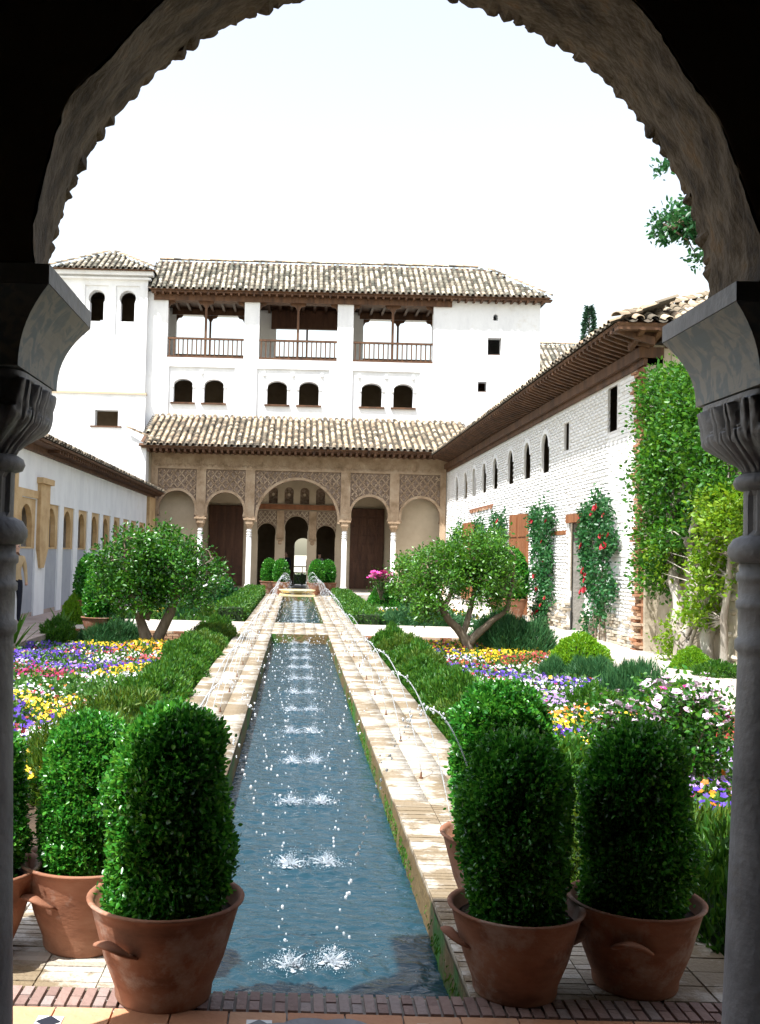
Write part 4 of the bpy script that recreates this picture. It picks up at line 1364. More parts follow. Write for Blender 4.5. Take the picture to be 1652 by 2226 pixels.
# walls and roof of the pavilion room behind the lens
put('room_wall', MB().box(-1.20, -1.142, -3.2, 2.699, 0, 3.72), 'archdk', pav)
put('room_wall', MB().box(3.2, 3.3, -3.2, 2.699, 0, 3.72), 'archdk', pav)
put('room_wall', MB().box(-1.14, 3.2, -3.3, -3.2, 0, 3.72), 'archdk', pav)
put('roof_slab', MB().box(-1.22, 3.4, -3.4, 3.62, 3.722, 3.90), 'archdk', pav)
# columns with capital and impost
def near_column(x, s):
    """s = +1: the arch opening lies towards +x"""
    y = 2.97
    prof = [(.19, 0), (.19, .10), (.16, .13), (.17, .17), (.145, .22), (.135, .5), (.118, 1.0), (.106, 1.38), (.106, 1.395), (.115, 1.405), (.115, 1.43), (.106, 1.44), (.106, 1.52), (.112, 1.525), (.112, 1.545),
            (.106, 1.55), (.106, 1.60), (.112, 1.605), (.112, 1.625), (.104, 1.63), (.104, 1.655)]
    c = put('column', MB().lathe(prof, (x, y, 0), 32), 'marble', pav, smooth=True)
    put('ring', MB().lathe([(.10, 1.655), (.125, 1.66), (.135, 1.68), (.135, 1.70), (.12, 1.725), (.098, 1.735)], (x, y, 0), 32), 'marble', c, smooth=True)
    # fluted neck
    mb = MB(); n = 48; vs = []; fs = []
    for z in (1.735, 1.75, 1.85, 1.87):
        for k in range(n):
            a = 2 * PI * k / n
            r_ = .094 - (.009 if (k % 6) in (2, 3) and 1.74 < z < 1.86 else 0)
            vs.append((x + r_ * math.cos(a), y + r_ * math.sin(a), z))
    for i in range(3):
        for k in range(n):
            k2 = (k + 1) % n
            fs.append((i * n + k, i * n + k2, (i + 1) * n + k2, (i + 1) * n + k))
    mb.add(vs, fs)
    put('fluted_neck', mb, 'marble', c)
    put('collar', MB().lathe([(.094, 1.865), (.115, 1.872), (.122, 1.888), (.116, 1.905), (.10, 1.915)], (x, y, 0), 32), 'marble', c, smooth=True)
    # capital: round below, square above, two tiers of carved leaves
    mb = MB(); n = 168; nz_ = 44; vs = []; fs = []
    def hx(y_): return max(0.0, 1 - y_ * y_)
    for i in range(nz_ + 1):
        q = i / nz_
        z = 1.905 + .228 * q
        t_ = min(1.0, q / .52); t_ = t_ * t_ * (3 - 2 * t_)
        for k in range(n):
            a = 2 * PI * k / n
            cs, sn = math.cos(a), math.sin(a)
            p_ = 7.0
            sq = (abs(cs / .160) ** p_ + abs(sn / .215) ** p_) ** (-1 / p_)
            rd = .098 * (1 - t_) + sq * t_
            u_ = a / (2 * PI) * 12 + .5
            h_ = 0.0
            for (off, v0, v1, amp) in ((0.0, .05, .62, .024), (.5, .42, .97, .032)):
                v_ = (q - v0) / (v1 - v0)
                if 0 <= v_ <= 1:
                    s_ = (u_ + off) % 1.0 - .5
                    w_ = .44 * math.sqrt(max(0, 1 - (2 * abs(v_ - .45)) ** 3)) if abs(v_ - .45) < .5 else .1
                    if abs(s_) < w_:
                        e_ = 1 - (abs(s_) / w_) ** 4
                        h_ = max(h_, amp * e_ * (.55 + .75 * v_ ** 2) - .016 * math.exp(-(s_ / .05) ** 2) - .006 * (0.5 + .5 * math.cos(abs(s_) * 46 + v_ * 9)))
            if q > .93: h_ = .012
            rd += h_ - .014
            vs.append((x + cs * rd, y + sn * rd, z))
    for i in range(nz_):
        for k in range(n):
            k2 = (k + 1) % n
            fs.append((i * n + k, i * n + k2, (i + 1) * n + k2, (i + 1) * n + k))
    mb.add(vs, fs)
    cap = put('capital', mb, 'marble', c, smooth=True)
    # impost with a hollow curve
    mb = MB(); vs = []; fs = []
    lv = []
    for q in np.linspace(0, 1, 10):
        lv.append((.155 + .088 * q ** 2.3, .225 + .05 * q ** 2.3, 2.14 + .21 * q))
    for hx, hy, z in lv:
        vs += [(x - hx, y - hy, z), (x + hx, y - hy, z), (x + hx, y + hy, z), (x - hx, y + hy, z)]
    for i in range(len(lv) - 1):
        for k in range(4):
            fs.append((i * 4 + k, i * 4 + (k + 1) % 4, (i + 1) * 4 + (k + 1) % 4, (i + 1) * 4 + k))
    fs.append((0, 3, 2, 1))
    mb.add(vs, fs)
    im = put('impost', mb, 'painted', c)
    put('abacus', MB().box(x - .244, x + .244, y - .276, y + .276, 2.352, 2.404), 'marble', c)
    return c
near_column(1.285, -1)
near_column(-1.03, 1)

# marble fountain bowl at the foot of the pool
def bowl(name, label, loc, R, mt, scal=.04, zh=.14):
    t_ = thing(name, label, 'fountain bowl', loc)
    n = 64; vs = []; fs = []
    prof = [(.30, 0), (.34, .02), (.55, .05), (.85, .10), (1.0, zh), (.985, zh + .015), (.93, zh), (.80, zh - .035), (.4, zh - .06), (.05, zh - .065)]
    for r_, z in prof:
        for k in range(n):
            a = 2 * PI * k / n
            sc = 1 + scal * abs(math.sin(a * 8)) * (1 if r_ > .5 else 0)
            vs.append((R * r_ * sc * math.cos(a), R * r_ * sc * math.sin(a), z))
    for i in range(len(prof) - 1):
        for k in range(n):
            k2 = (k + 1) % n
            fs.append((i * n + k, i * n + k2, (i + 1) * n + k2, (i + 1) * n + k))
    fs.append(tuple(range((len(prof) - 1) * n, len(prof) * n)))
    put('basin', MB().add(vs, fs), mt, t_, loc, smooth=True)
    put('water_film', MB().lathe([(R * .80, zh - .033), (R * .80, zh - .03)], (0, 0, 0), 24), 'water', t_, loc)
    return t_
bowl('fountain_bowl', 'grey scalloped marble bowl cut by the bottom edge of the picture', (.03, 3.14, .0), .40, 'marble', .06, .06)
fb = bowl('fountain_bowl', 'cream stone bowl at the far end of the pool', (-.05, 40.7, .02), .72, 'cream', .02, .20)
put('plinth', MB().box(-.75, .65, 40.02, 41.5, -.01, .06), 'cream', fb)

# ================================================================== POTTED BOXWOOD
def pot_mesh(R, Rb, H):
    mb = MB()
    prof = [(Rb * .96, 0), (Rb, .012), (Rb * 1.02, .05), (Rb + (R - Rb) * .42, H * .42), (Rb + (R - Rb) * .80, H * .82), (R * .965, H * .93), (R * .99, H * .955), (R * 1.02, H * .97), (R * 1.025, H * .985),
            (R, H), (R * .955, H * .99), (R * .93, H * .965), (R * .88, H * .82)]
    mb.lathe(prof, n=48)
    return mb.mesh('pot', True)
def handle_mesh(R, Rb, H):
    mb = MB()
    pts = []; rr_ = []
    for q in np.linspace(0, 1, 11):
        a = (q - .5) * .62
        bulge = .068 * math.sin(q * PI) ** .6
        z = H * .585 + .052 * math.sin(q * PI)
        r_ = Rb + (R - Rb) * .62 - .01 + bulge
        pts.append((r_ * math.cos(a), r_ * math.sin(a), z)); rr_.append(.012 + .012 * math.sin(q * PI))
    mb.tube(pts, rr_, 10)
    n_ = 10; vv_ = []
    for i, v_ in enumerate(mb.v):
        c0 = pts[i // n_]
        vv_.append((c0[0] + (v_[0] - c0[0]) * 1.25, c0[1] + (v_[1] - c0[1]) * 1.25, c0[2] + (v_[2] - c0[2]) * .42))
    mb.v = vv_
    return mb.mesh('handle', True)
PR, PB, PH = .286, .178, .372
POT = pot_mesh(PR, PB, PH); POT.materials.append(M['pot'])
HAN = handle_mesh(PR, PB, PH); HAN.materials.append(M['pot'])
SOIL = MB().lathe([(.01, .30), (.15, .315), (PR * .90, .305)], n=24).mesh('soil', True); SOIL.materials.append(M['soil'])
BOXV = [topiary_mesh('foliage', 34000, .242, .77, .0255, 40 + i, .042) for i in range(2)]
BOXS = topiary_mesh('foliage', 5200, .232, .76, .055, 50, .02)
BC = core_mesh(.175, .68); BC.materials.append(M['core'])
for b_ in BOXV + [BOXS]: b_.materials.append(M['box'])
def potted(label, x, y, s, var, rot=0., fs=1., fz=1., handles=True, grp='boxwood in terracotta pots', z=0.):
    t_ = thing('potted_boxwood', label, 'potted plant', (x, y, z), grp)
    p = put('pot', POT, None, t_, (x, y, z), (0, 0, rot), s)
    if handles:
        for a in (0, PI):
            h = bpy.data.objects.new('handle', HAN); COL.objects.link(h); h.parent = p; h.rotation_euler = (0, 0, a)
    sl_ = put('soil', SOIL, None, t_, (x, y, z), None, s)
    put('foliage', var, None, t_, (x, y, z + .30 * s), (0, 0, rot * 1.7 + x * 3), (s * fs, s * fs, s * fz))
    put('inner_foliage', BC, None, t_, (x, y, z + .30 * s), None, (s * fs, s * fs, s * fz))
    return t_
potted('clipped boxwood in the big handled terracotta pot left of the pool end', -.565, 3.88, 1.00, BOXV[0], -2.2, .92, .99)
potted('clipped boxwood in a terracotta pot, second from the left edge', -.955, 4.36, .97, BOXV[1], .9, .86, .87)
potted('clipped boxwood in a pot cut by the left edge of the picture', -1.40, 4.22, .96, BOXV[0], 2.2, .88, .86)
potted('dark shaded boxwood in the handled pot just right of the pool', .765, 3.99, .89, BOXV[1], .15, .95, 1.02)
potted('dark shaded boxwood in the rightmost big terracotta pot', 1.255, 4.08, .91, BOXV[0], 1.2, .94, 1.05)
potted('bright boxwood in a grey pot half hidden behind the shaded pots', .885, 4.88, .98, BOXV[1], 2.0, 1.0, 1.0)
for i, (x, y, w) in enumerate([(-1.22, 42.2, 'leftmost of the four before the portico arch'), (-.72, 41.6, 'left of the far fountain bowl'), (.72, 41.6, 'right of the far fountain bowl'), (1.20, 42.2, 'rightmost of the four before the portico arch')]):
    potted('small boxwood in a square-shouldered pot, ' + w, x, y, 1.35, BOXS, i, .95, .98, False, 'boxwood pots before the portico')
potted('large boxwood in a broad pot beside the rust coloured door', 5.35, 26.4, 1.75, BOXS, 0, 1.12, 1.05, False)
potted('large boxwood in a wide pot behind the left tree, on the near side', -4.05, 20.75, 1.30, BOXS, 1, 1.0, 1.1, False, z=-.2)
potted('tall boxwood in a brown pot behind the left tree, against the arcade', -4.68, 22.8, 1.40, BOXS, 2, .95, 1.0, False)

# ================================================================== SHRUBS ALONG THE COPING
MC = mound_core(); MC.materials.append(M['core'])
MV = {}
for key, nleaf, leaf, wd_, upr in (('hedge', 9000, .12, .26, .8), ('hedgeyel', 9000, .13, .18, 1.0), ('lav', 6500, .24, .09, 1.3), ('lime', 9000, .085, .45, .4), ('box', 6500, .085, .5, .4), ('rose', 2600, .15, .55, .4)):
    for q in range(2):
        me = mound_mesh('shrub', nleaf, leaf, 60 + len(MV), wd_, upr, .09 if key in ('lime', 'box') else .24)
        me.materials.append(M[key]); MV[(key, q)] = me
def shrub(label, x, y, z, sx, sy, sz, key, q=0, cat='shrub', grp=None, name='low_shrub'):
    t_ = thing(name, label, cat, (x, y, z), grp)
    put('foliage', MV[(key, q)], None, t_, (x, y, z), (0, 0, random.uniform(0, 6)), ((sx + sy) / 2, (sx + sy) / 2, sz) if abs(sx - sy) < .12 else None)
    f_ = t_.children[0]
    if abs(sx - sy) >= .12:
        f_.rotation_euler = (0, 0, 0); f_.scale = (sx, sy, sz)
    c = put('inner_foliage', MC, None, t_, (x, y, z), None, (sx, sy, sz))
    return t_
rs = random.Random(17)
for side, sname in ((-1, 'left'), (1, 'right')):
    y = 8.2 if side < 0 else 6.6
    k = 0
    while y < 21.0 and k < 16:
        sy = rs.uniform(.50, .75)
        key = rs.choice(['hedge', 'hedge', 'hedgeyel', 'hedge'] if side < 0 else ['hedgeyel', 'hedge', 'hedge', 'hedge'])
        shrub('%s low shrub edging the %s coping, counted from the near pots' % (ORD[k], sname), side * (1.72 + rs.uniform(-.05, .08)), y, -.30, rs.uniform(.42, .52), sy, rs.uniform(.38, .60), key, k % 2, 'shrub', 'low shrubs edging the pool coping')
        y += sy * 1.35; k += 1
# clipped hedge blocks of the far half
def hedge_block(label, x0, x1, y0, y1, z0, z1, n, seed, key='hedge'):
    rng = np.random.default_rng(seed)
    t_ = thing('clipped_hedge', label, 'hedge', ((x0 + x1) / 2, (y0 + y1) / 2, z0))
    P = []; D = []
    for (nrm, fn, ar) in (((0, 0, 1), lambda u, v: np.stack([x0 + (x1 - x0) * u, y0 + (y1 - y0) * v, np.full_like(u, z1)], 1), (x1 - x0) * (y1 - y0)),
                          ((-1, 0, 0), lambda u, v: np.stack([np.full_like(u, x0), y0 + (y1 - y0) * v, z0 + (z1 - z0) * u], 1), (z1 - z0) * (y1 - y0)),
                          ((1, 0, 0), lambda u, v: np.stack([np.full_like(u, x1), y0 + (y1 - y0) * v, z0 + (z1 - z0) * u], 1), (z1 - z0) * (y1 - y0)),
                          ((0, -1, 0), lambda u, v: np.stack([x0 + (x1 - x0) * u, np.full_like(u, y0), z0 + (z1 - z0) * v], 1), (x1 - x0) * (z1 - z0))):
        tot = (x1 - x0) * (y1 - y0) + 2 * (z1 - z0) * (y1 - y0) + (x1 - x0) * (z1 - z0)
        m_ = max(10, int(n * ar / tot))
        p = fn(rng.uniform(0, 1, m_), rng.uniform(0, 1, m_))
        nn = np.tile(np.array(nrm, float), (m_, 1))
        p = p + nn * (lump(p, rng, 2.5, .05) - rng.exponential(.03, m_))[:, None]
        P.append(p); D.append(nn * .7 + rng.normal(size=(m_, 3)) * .6 + np.array([0, 0, .4]))
    P = np.concatenate(P); D = np.concatenate(D)
    put('foliage', leaf_mesh('foliage', P, D, rng.uniform(.05, .10, len(P)), .4), key, t_)
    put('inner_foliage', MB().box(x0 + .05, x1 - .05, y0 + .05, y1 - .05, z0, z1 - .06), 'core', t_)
hedge_block('clipped green hedge along the far left coping', -2.05, -1.36, 25.2, 41.5, -.3, .34, 9000, 71)
hedge_block('clipped green hedge along the far right coping', 1.36, 2.0, 25.0, 41.5, -.3, .26, 9000, 72)
# other shrubs
shrub('round light green bush by the right path below the climbing roses', 4.45, 16.4, -.12, .50, .50, .58, 'lime', 0, 'bush', None, 'round_bush')
shrub('bluish lavender clump at the foot of the round bush', 4.45, 15.7, -.28, .36, .36, .42, 'lav', 0, 'lavender', None, 'lavender_clump')
shrub('lavender clump left of the round bush', 3.95, 16.1, -.28, .26, .26, .34, 'lav', 1, 'lavender', None, 'lavender_clump')
shrub('grassy lavender clump at the corner of the crossing path', 4.25, 19.9, -.28, .62, .6, .72, 'lav', 0, 'lavender', None, 'lavender_clump')
shrub('second grassy clump beside the right tree trunk', 4.0, 20.9, -.28, .6, .5, .75, 'lav', 1, 'lavender', None, 'lavender_clump')
shrub('low grassy row before the far trees on the right', 3.0, 25.5, -.28, 1.5, .45, .55, 'lav', 1, 'lavender', None, 'lavender_row')
shrub('small yellow green bush by the path behind the pink roses', 4.45, 12.2, -.25, .44, .44, .46, 'lime', 1, 'bush', None, 'yellow_green_bush')
shrub('grey green tuft beside the yellow green bush', 4.2, 13.0, -.28, .4, .4, .6, 'lav', 0, 'lavender', None, 'lavender_clump')
shrub('green clump among the flowers below the round bush', 3.55, 12.6, -.28, .34, .34, .38, 'hedge', 0, 'lavender', None, 'lavender_clump')
shrub('dark fine leaved shrub behind the rightmost pot', 1.98, 4.75, -.30, .42, .75, .62, 'hedge', 0, 'shrub', None, 'dark_shrub')
shrub('olive green shrub beside the grey right column', 2.05, 5.65, -.30, .45, .5, .55, 'hedgeyel', 1, 'shrub', None, 'olive_shrub')
shrub('yellow green bush at the edge of the left path', -4.95, 22.6, 0, .30, .30, .62, 'lime', 0, 'bush', None, 'yellow_green_bush')
shrub('low blue green mound beneath the left tree', -3.75, 20.6, -.28, .62, .5, .50, 'lav', 1, 'shrub', None, 'low_mound')
shrub('dark bush behind the near left column', -5.0, 15.2, -.25, .55, .7, .85, 'hedge', 1, 'bush', None, 'dark_bush')
shrub('small dark tuft beside the left path kerb', -4.7, 19.9, -.25, .35, .4, .5, 'hedge', 0, 'bush', None, 'dark_tuft')
shrub('bushy green shrub behind the far hedge on the left', -2.7, 33, -.3, .8, .8, .95, 'rose', 0, 'bush', None, 'far_rose_bush')
shrub('round green bush with pink flowers before the right portico column', 3.0, 34.5, -.3, .75, .75, 1.05, 'box', 1, 'bush', None, 'far_flower_bush')
shrub('white flowering bush beneath the far right tree', 3.8, 32.0, -.3, .7, .7, .75, 'rose', 1, 'bush', None, 'far_flower_bush')
shrub('yellowish shrub at the corner of the left crossing path', -2.0, 26.0, -.3, .7, .6, .55, 'hedgeyel', 0, 'shrub', None, 'corner_shrub')
shrub('dark green shrub behind the left crossing path', -2.9, 26.4, -.3, .7, .6, .55, 'lav', 0, 'shrub', None, 'corner_shrub')

# agave-like spiky plants on the left
def spiky(label, x, y, z, n, L, seed, mt='lav'):
    rng = random.Random(seed)
    t_ = thing('spiky_plant', label, 'plant', (x, y, z))
    for i in range(n):
        a = rng.uniform(0, 2 * PI); e = rng.uniform(.5, 1.35); l = L * rng.uniform(.7, 1.1)
        pts = [Vector((x, y, z)) + Vector((math.cos(a) * math.cos(e), math.sin(a) * math.cos(e), math.sin(e))) * l * q - Vector((0, 0, .25 * l * q * q * math.cos(e))) for q in np.linspace(0, 1, 6)]
        w_ = .045; sd = Vector((-math.sin(a), math.cos(a), 0))
        vs = []; fs = []
        for k, p in enumerate(pts):
            ww = w_ * (1 - (k / 5) ** 2) + .003
            vs += [p - sd * ww, p + Vector((0, 0, -.012)), p + sd * ww]
        for k in range(5):
            fs += [(3 * k, 3 * k + 1, 3 * k + 4, 3 * k + 3), (3 * k + 1, 3 * k + 2, 3 * k + 5, 3 * k + 4)]
        put('leaf', MB().add(vs, fs), mt, t_)
spiky('grey green sword leaved plant in front of the wide pots', -3.55, 21.0, -.25, 16, .75, 1)
spiky('dark sword leaved plant beside the near left column', -5.0, 17.6, -.25, 18, .95, 2, 'hedge')
spiky('spiky leaves beside the left path bush', -5.0, 21.6, -.1, 10, .6, 3, 'hedge')

# ================================================================== FLOWER BEDS
PAL = {'yellow': (.85, .58, .01), 'white': (.82, .82, .80), 'purple': (.09, .025, .40), 'red': (.36, .008, .03), 'mauve': (.46, .30, .62), 'orange': (.80, .22, .01), 'magenta': (.45, .02, .17), 'lilac': (.62, .54, .78), 'rust': (.38, .05, .03)}
def bed(label, x0, x1, y0, y1, nfl, nlv, centers, seed, zb=-.10, rad_=.027, leafs=.07):
    rng = np.random.default_rng(seed)
    t_ = thing('flower_bed', label, 'flower bed', ((x0 + x1) / 2, (y0 + y1) / 2, -.3))
    P = np.stack([rng.uniform(x0, x1, nlv), rng.uniform(y0, y1, nlv), np.zeros(nlv)], 1)
    hgt = .10 * lump(P, np.random.default_rng(seed + 5), 1.6, 1.0)
    P[:, 2] = zb - rng.uniform(-.015, .20, nlv) + hgt
    o = put('bed_foliage', leaf_mesh('bed_foliage', P, rng.normal(size=P.shape) * .6 + np.array([0, 0, .7]), leafs * rng.uniform(.6, 1.5, nlv), .4), 'bed', t_); o['kind'] = 'stuff'
    n = nfl
    P = np.stack([rng.uniform(x0, x1, n), rng.uniform(y0, y1, n), np.zeros(n)], 1)
    C = np.array([c[:2] for c in centers]); sc = np.array([1 / c[3] for c in centers])
    jit = P[:, :2] + rng.normal(size=(n, 2)) * .12 + np.stack([lump(P, np.random.default_rng(seed + 8), 2.4, .34), lump(P, np.random.default_rng(seed + 9), 2.4, .40)], 1)
    dd = np.hypot((jit[:, None, 0] - C[None, :, 0]) * .62, jit[:, None, 1] - C[None, :, 1]) * sc[None]
    w_ = dd.argmin(1)
    names = [c[2] for c in centers]
    cols = np.zeros((n, 3)); keep = np.zeros(n, bool)
    for i, nm in enumerate(names):
        s_ = w_ == i
        if nm == 'green':
            keep |= s_ & (rng.uniform(size=n) < .08); cols[s_] = PAL['white']; continue
        mixn = nm.split('+')
        pick = rng.integers(0, len(mixn), n)
        for q, mn in enumerate(mixn):
            cols[s_ & (pick == q)] = PAL[mn]
        keep |= s_
    P = P[keep]; cols = cols[keep]; n = len(P)
    stray = rng.uniform(size=n) < .10
    pl_ = np.array(list(PAL.values()))
    cols[stray] = pl_[rng.integers(0, len(pl_), stray.sum())]
    cols = np.clip(cols * rng.uniform(.65, 1.1, (n, 1)), 0, .9)
    thin = lump(P, np.random.default_rng(seed + 12), 3.5, 1.0) + rng.normal(size=n) * .35 > -.42
    P = P[thin]; cols = cols[thin]; n = len(P)
    hgt = .10 * lump(P, np.random.default_rng(seed + 5), 1.6, 1.0)
    P[:, 2] = zb + hgt + rng.uniform(-.05, .05, n)
    isw = (cols.min(1) > .5)
    rads = rad_ * rng.uniform(.75, 1.25, n) * np.where(isw, .75, 1.0)
    v, q, c = flower_arrays(P, np.array([0, -.45, 1.0]) + rng.normal(size=P.shape) * .4, rads, cols)
    o = put('blossoms', np_mesh('blossoms', v, q, False, c), 'flower', t_); o['kind'] = 'stuff'
    return t_
LC = [(-3.2, 18.9, 'yellow', .9), (-2.6, 18.3, 'yellow+orange', .8), (-4.2, 18.2, 'purple', 1.0), (-4.3, 16.6, 'purple', .9), (-3.6, 17.4, 'red+white', .6), (-2.9, 16.9, 'white', .7), (-3.4, 16.0, 'mauve+purple', .7), (-4.2, 15.3, 'purple+lilac', .7), (-3.6, 14.9, 'red+magenta', .7),
      (-2.7, 15.3, 'purple', .6), (-2.35, 14.8, 'yellow', .7), (-2.2, 16.3, 'red+rust', .6), (-2.5, 14.0, 'white', .8), (-3.2, 13.6, 'green', 1.0), (-4.2, 13.6, 'yellow+green', .5), (-2.4, 13.0, 'green', .9), (-3.3, 12.6, 'white', .6), (-4.0, 12.3, 'green', .7),
      (-2.5, 11.9, 'white', .6), (-2.2, 11.6, 'magenta+red', .5), (-2.9, 11.9, 'yellow', .8), (-3.5, 11.8, 'yellow', .6), (-3.3, 11.2, 'purple', 1.0), (-2.6, 11.2, 'yellow', .7), (-2.2, 11.0, 'yellow', .5), (-2.9, 10.7, 'purple', .8), (-3.7, 10.6, 'red', .8), (-2.9, 10.2, 'red+magenta', .6),
      (-2.4, 10.4, 'lilac+white', .6), (-3.3, 9.8, 'white', .8), (-2.5, 9.7, 'white', .8), (-3.6, 9.4, 'purple', .8), (-2.8, 9.1, 'purple+magenta', .7), (-2.3, 8.8, 'yellow', .7), (-3.2, 8.6, 'purple', .6), (-2.7, 8.0, 'yellow', .6)]
for c in LC:
    pass
LC = [(c[0], c[1], c[2].replace('+green', '') if c[2] != 'green' else 'green', c[3]) for c in LC]
bed('flower bed of pansies in yellow, purple, white and red left of the pool', -4.8, -2.05, 7.2, 19.6, 11000, 26000, LC, 81)
RC = [(2.2, 19.6, 'yellow+rust', .8), (2.7, 19.2, 'yellow+purple', .6), (3.1, 19.0, 'yellow', .7), (2.3, 18.4, 'purple+white', .7), (2.9, 18.0, 'white+lilac', .7), (3.4, 18.2, 'yellow', .5), (2.3, 17.2, 'red+rust', .7), (2.9, 16.8, 'purple+red', .6), (2.6, 16.0, 'purple', .6), (3.3, 16.6, 'white', .7), (3.9, 18.0, 'rust', .9),
      (3.4, 15.2, 'mauve+purple', .7), (2.6, 15.0, 'lilac+red', .6), (2.4, 14.0, 'white', .9), (3.0, 13.9, 'white', .8), (3.6, 14.2, 'purple+lilac', .6), (2.3, 12.8, 'white', .8), (3.0, 12.9, 'mauve', .6), (3.9, 13.8, 'green', .6), (3.5, 12.2, 'green', .7), (4.3, 11.9, 'rust', 1.0), (4.1, 11.2, 'rust', .8), (2.8, 11.9, 'white+orange', .6), (3.0, 11.3, 'yellow', .9),
      (3.5, 11.2, 'yellow', .7), (2.5, 11.3, 'lilac', .7), (2.9, 10.5, 'white+purple', .7), (2.3, 10.3, 'yellow', .8), (3.4, 10.4, 'purple+white', .6), (2.6, 9.6, 'yellow', .8), (3.0, 9.4, 'lilac+mauve', .7), (2.4, 8.8, 'yellow+white', .8), (2.9, 8.4, 'mauve', .7), (2.7, 7.6, 'green', .7), (2.5, 7.0, 'purple', .6), (2.3, 6.5, 'yellow', .8),
      (2.7, 6.5, 'purple', .8), (2.3, 6.0, 'purple+red', .6), (2.6, 5.7, 'yellow', .7), (3.3, 7.5, 'purple+orange', .7)]
bed('flower bed of mixed pansies and white alyssum right of the pool', 1.95, 4.85, 5.3, 20.6, 12500, 28000, RC, 83)
RF = [(2.4, 28, 'yellow', .9), (2.6, 31, 'yellow+orange', .8), (3.2, 28.5, 'purple+white', .8), (3.0, 26.5, 'white', 1.0), (4.2, 29, 'white', .9), (4.4, 27, 'lilac', .8), (3.0, 33, 'white', .7), (3.6, 30.5, 'orange+yellow', .7), (4.0, 35, 'green', 1.2)]
bed('far flower bed of white, yellow and purple beyond the right crossing path', 2.05, 4.85, 25.2, 38, 3400, 6500, RF, 85, -.02, .05, .13)
LF = [(-2.5, 29, 'yellow', .9), (-3.3, 28, 'yellow', .8), (-3.0, 31, 'white', .9), (-2.5, 33, 'white+yellow', .7), (-4.0, 30, 'green', 1.2), (-3.6, 34, 'white', .8), (-2.6, 26.5, 'green', 1)]
bed('far flower bed with yellow and white flowers beyond the left crossing path', -4.8, -2.1, 25.2, 38, 2600, 6500, LF, 87, -.02, .05, .13)

# ---- rose blooms as small whorled heads
def bloom_mesh(mt, seed, R=1.0):
    rng = random.Random(seed)
    mb = MB()
    for ring, (r_, tilt, n) in enumerate(((1.0, .35, 6), (.72, .8, 5), (.42, 1.2, 4))):
        for k in range(n):
            a = 2 * PI * (k + ring * .5) / n + rng.uniform(-.15, .15)
            def P(rr_, da, h): return (R * rr_ * math.cos(a + da), R * rr_ * math.sin(a + da), R * h)
            h = math.sin(tilt) * r_
            c_ = math.cos(tilt) * r_
            mb.add([P(.08, 0, 0), P(c_ * .75 + .1, -.5, h * .6), P(c_ + .1, -.28, h), P(c_ + .12, .28, h), P(c_ * .75 + .1, .5, h * .6)], [(0, 1, 2, 3, 4)])
    me = mb.mesh('bloom'); me.materials.append(M[mt])
    return me
PINK = [bloom_mesh('pinkrose', i) for i in range(2)]; RED = [bloom_mesh('redrose', i) for i in range(2)]
PAL_M = pmat('magenta_petal', [(.45, .03, .20), (.55, .06, .28)], 20, .6)
MAG = bloom_mesh('pinkrose', 9).copy(); MAG.materials.clear(); MAG.materials.append(PAL_M)
WHT = bloom_mesh('pinkrose', 12).copy(); WHT.materials.clear(); WHT.materials.append(M['white_tile'])
def rose_bush(label, x, y, z, rx, ry, h, nb, seed, blooms, name='rose_bush', nleaf=4500, bs=.05, zmin=.55):
    rng = np.random.default_rng(seed); r2 = random.Random(seed)
    t_ = thing(name, label, 'rose bush', (x, y, z))
    st_ = MB(); tips = []
    for i in range(16):
        a = r2.uniform(0, 2 * PI); q = r2.uniform(.2, 1)
        tip = Vector((x + rx * q * math.cos(a), y + ry * q * math.sin(a), z + h * r2.uniform(.75, 1.0)))
        mid = Vector((x, y, z)).lerp(tip, .5) + Vector((0, 0, .08))
        st_.tube([(x + r2.uniform(-.08, .08), y + r2.uniform(-.08, .08), z), mid, tip], [.012, .009, .005], 5)
        tips.append(tip)
    put('stem', st_, 'bark', t_)
    n = nleaf
    c = np.array([tips[i] for i in rng.integers(0, len(tips), n)])
    b0 = np.array([x, y, z]); f = rng.uniform(.35, 1.02, n)[:, None]
    p = b0 + (c - b0) * f + rng.normal(size=(n, 3)) * np.array([rx * .22, ry * .22, .09])
    put('foliage', leaf_mesh('foliage', p, rng.normal(size=(n, 3)) + np.array([0, 0, .2]), rng.uniform(.03, .06, n), .62), 'pom', t_)
    for i in range(nb):
        tp_ = tips[r2.randrange(len(tips))]
        q = (tp_.x + r2.gauss(0, .10), tp_.y + r2.gauss(0, .10), tp_.z + r2.uniform(-.12, .10))
        me = blooms[0] if (len(blooms) == 1 or r2.random() < .97) else blooms[-1]
        put('bloom', me, None, t_, q, (r2.uniform(-.7, .5), r2.uniform(-.5, .5), r2.uniform(0, 6)), bs * r2.uniform(.7, 1.15))
    return t_
rose_bush('leggy rose bush full of pale pink blooms beside the right column', 3.15, 8.6, -.3, .58, .55, .92, 95, 5, [PINK[0], MAG], bs=.042)
rose_bush('second pale pink rose bush, lower and nearer the shaded pots', 2.62, 8.7, -.3, .36, .40, .74, 40, 6, [PINK[1]], bs=.040, nleaf=2600)
rose_bush('pink flowering bush before the right portico column', 2.75, 34.0, .2, .5, .4, .9, 26, 8, [MAG, PINK[0]], bs=.12, nleaf=900)
rose_bush('white flowering rose bush under the far right tree', 3.75, 31.6, -.1, .6, .5, .7, 24, 9, [WHT], bs=.12, nleaf=900)
rose_bush('rose bush with tiny white flowers right of the left tree', -2.75, 32.8, -.1, .7, .6, 1.0, 26, 10, [WHT], bs=.07, nleaf=1200)

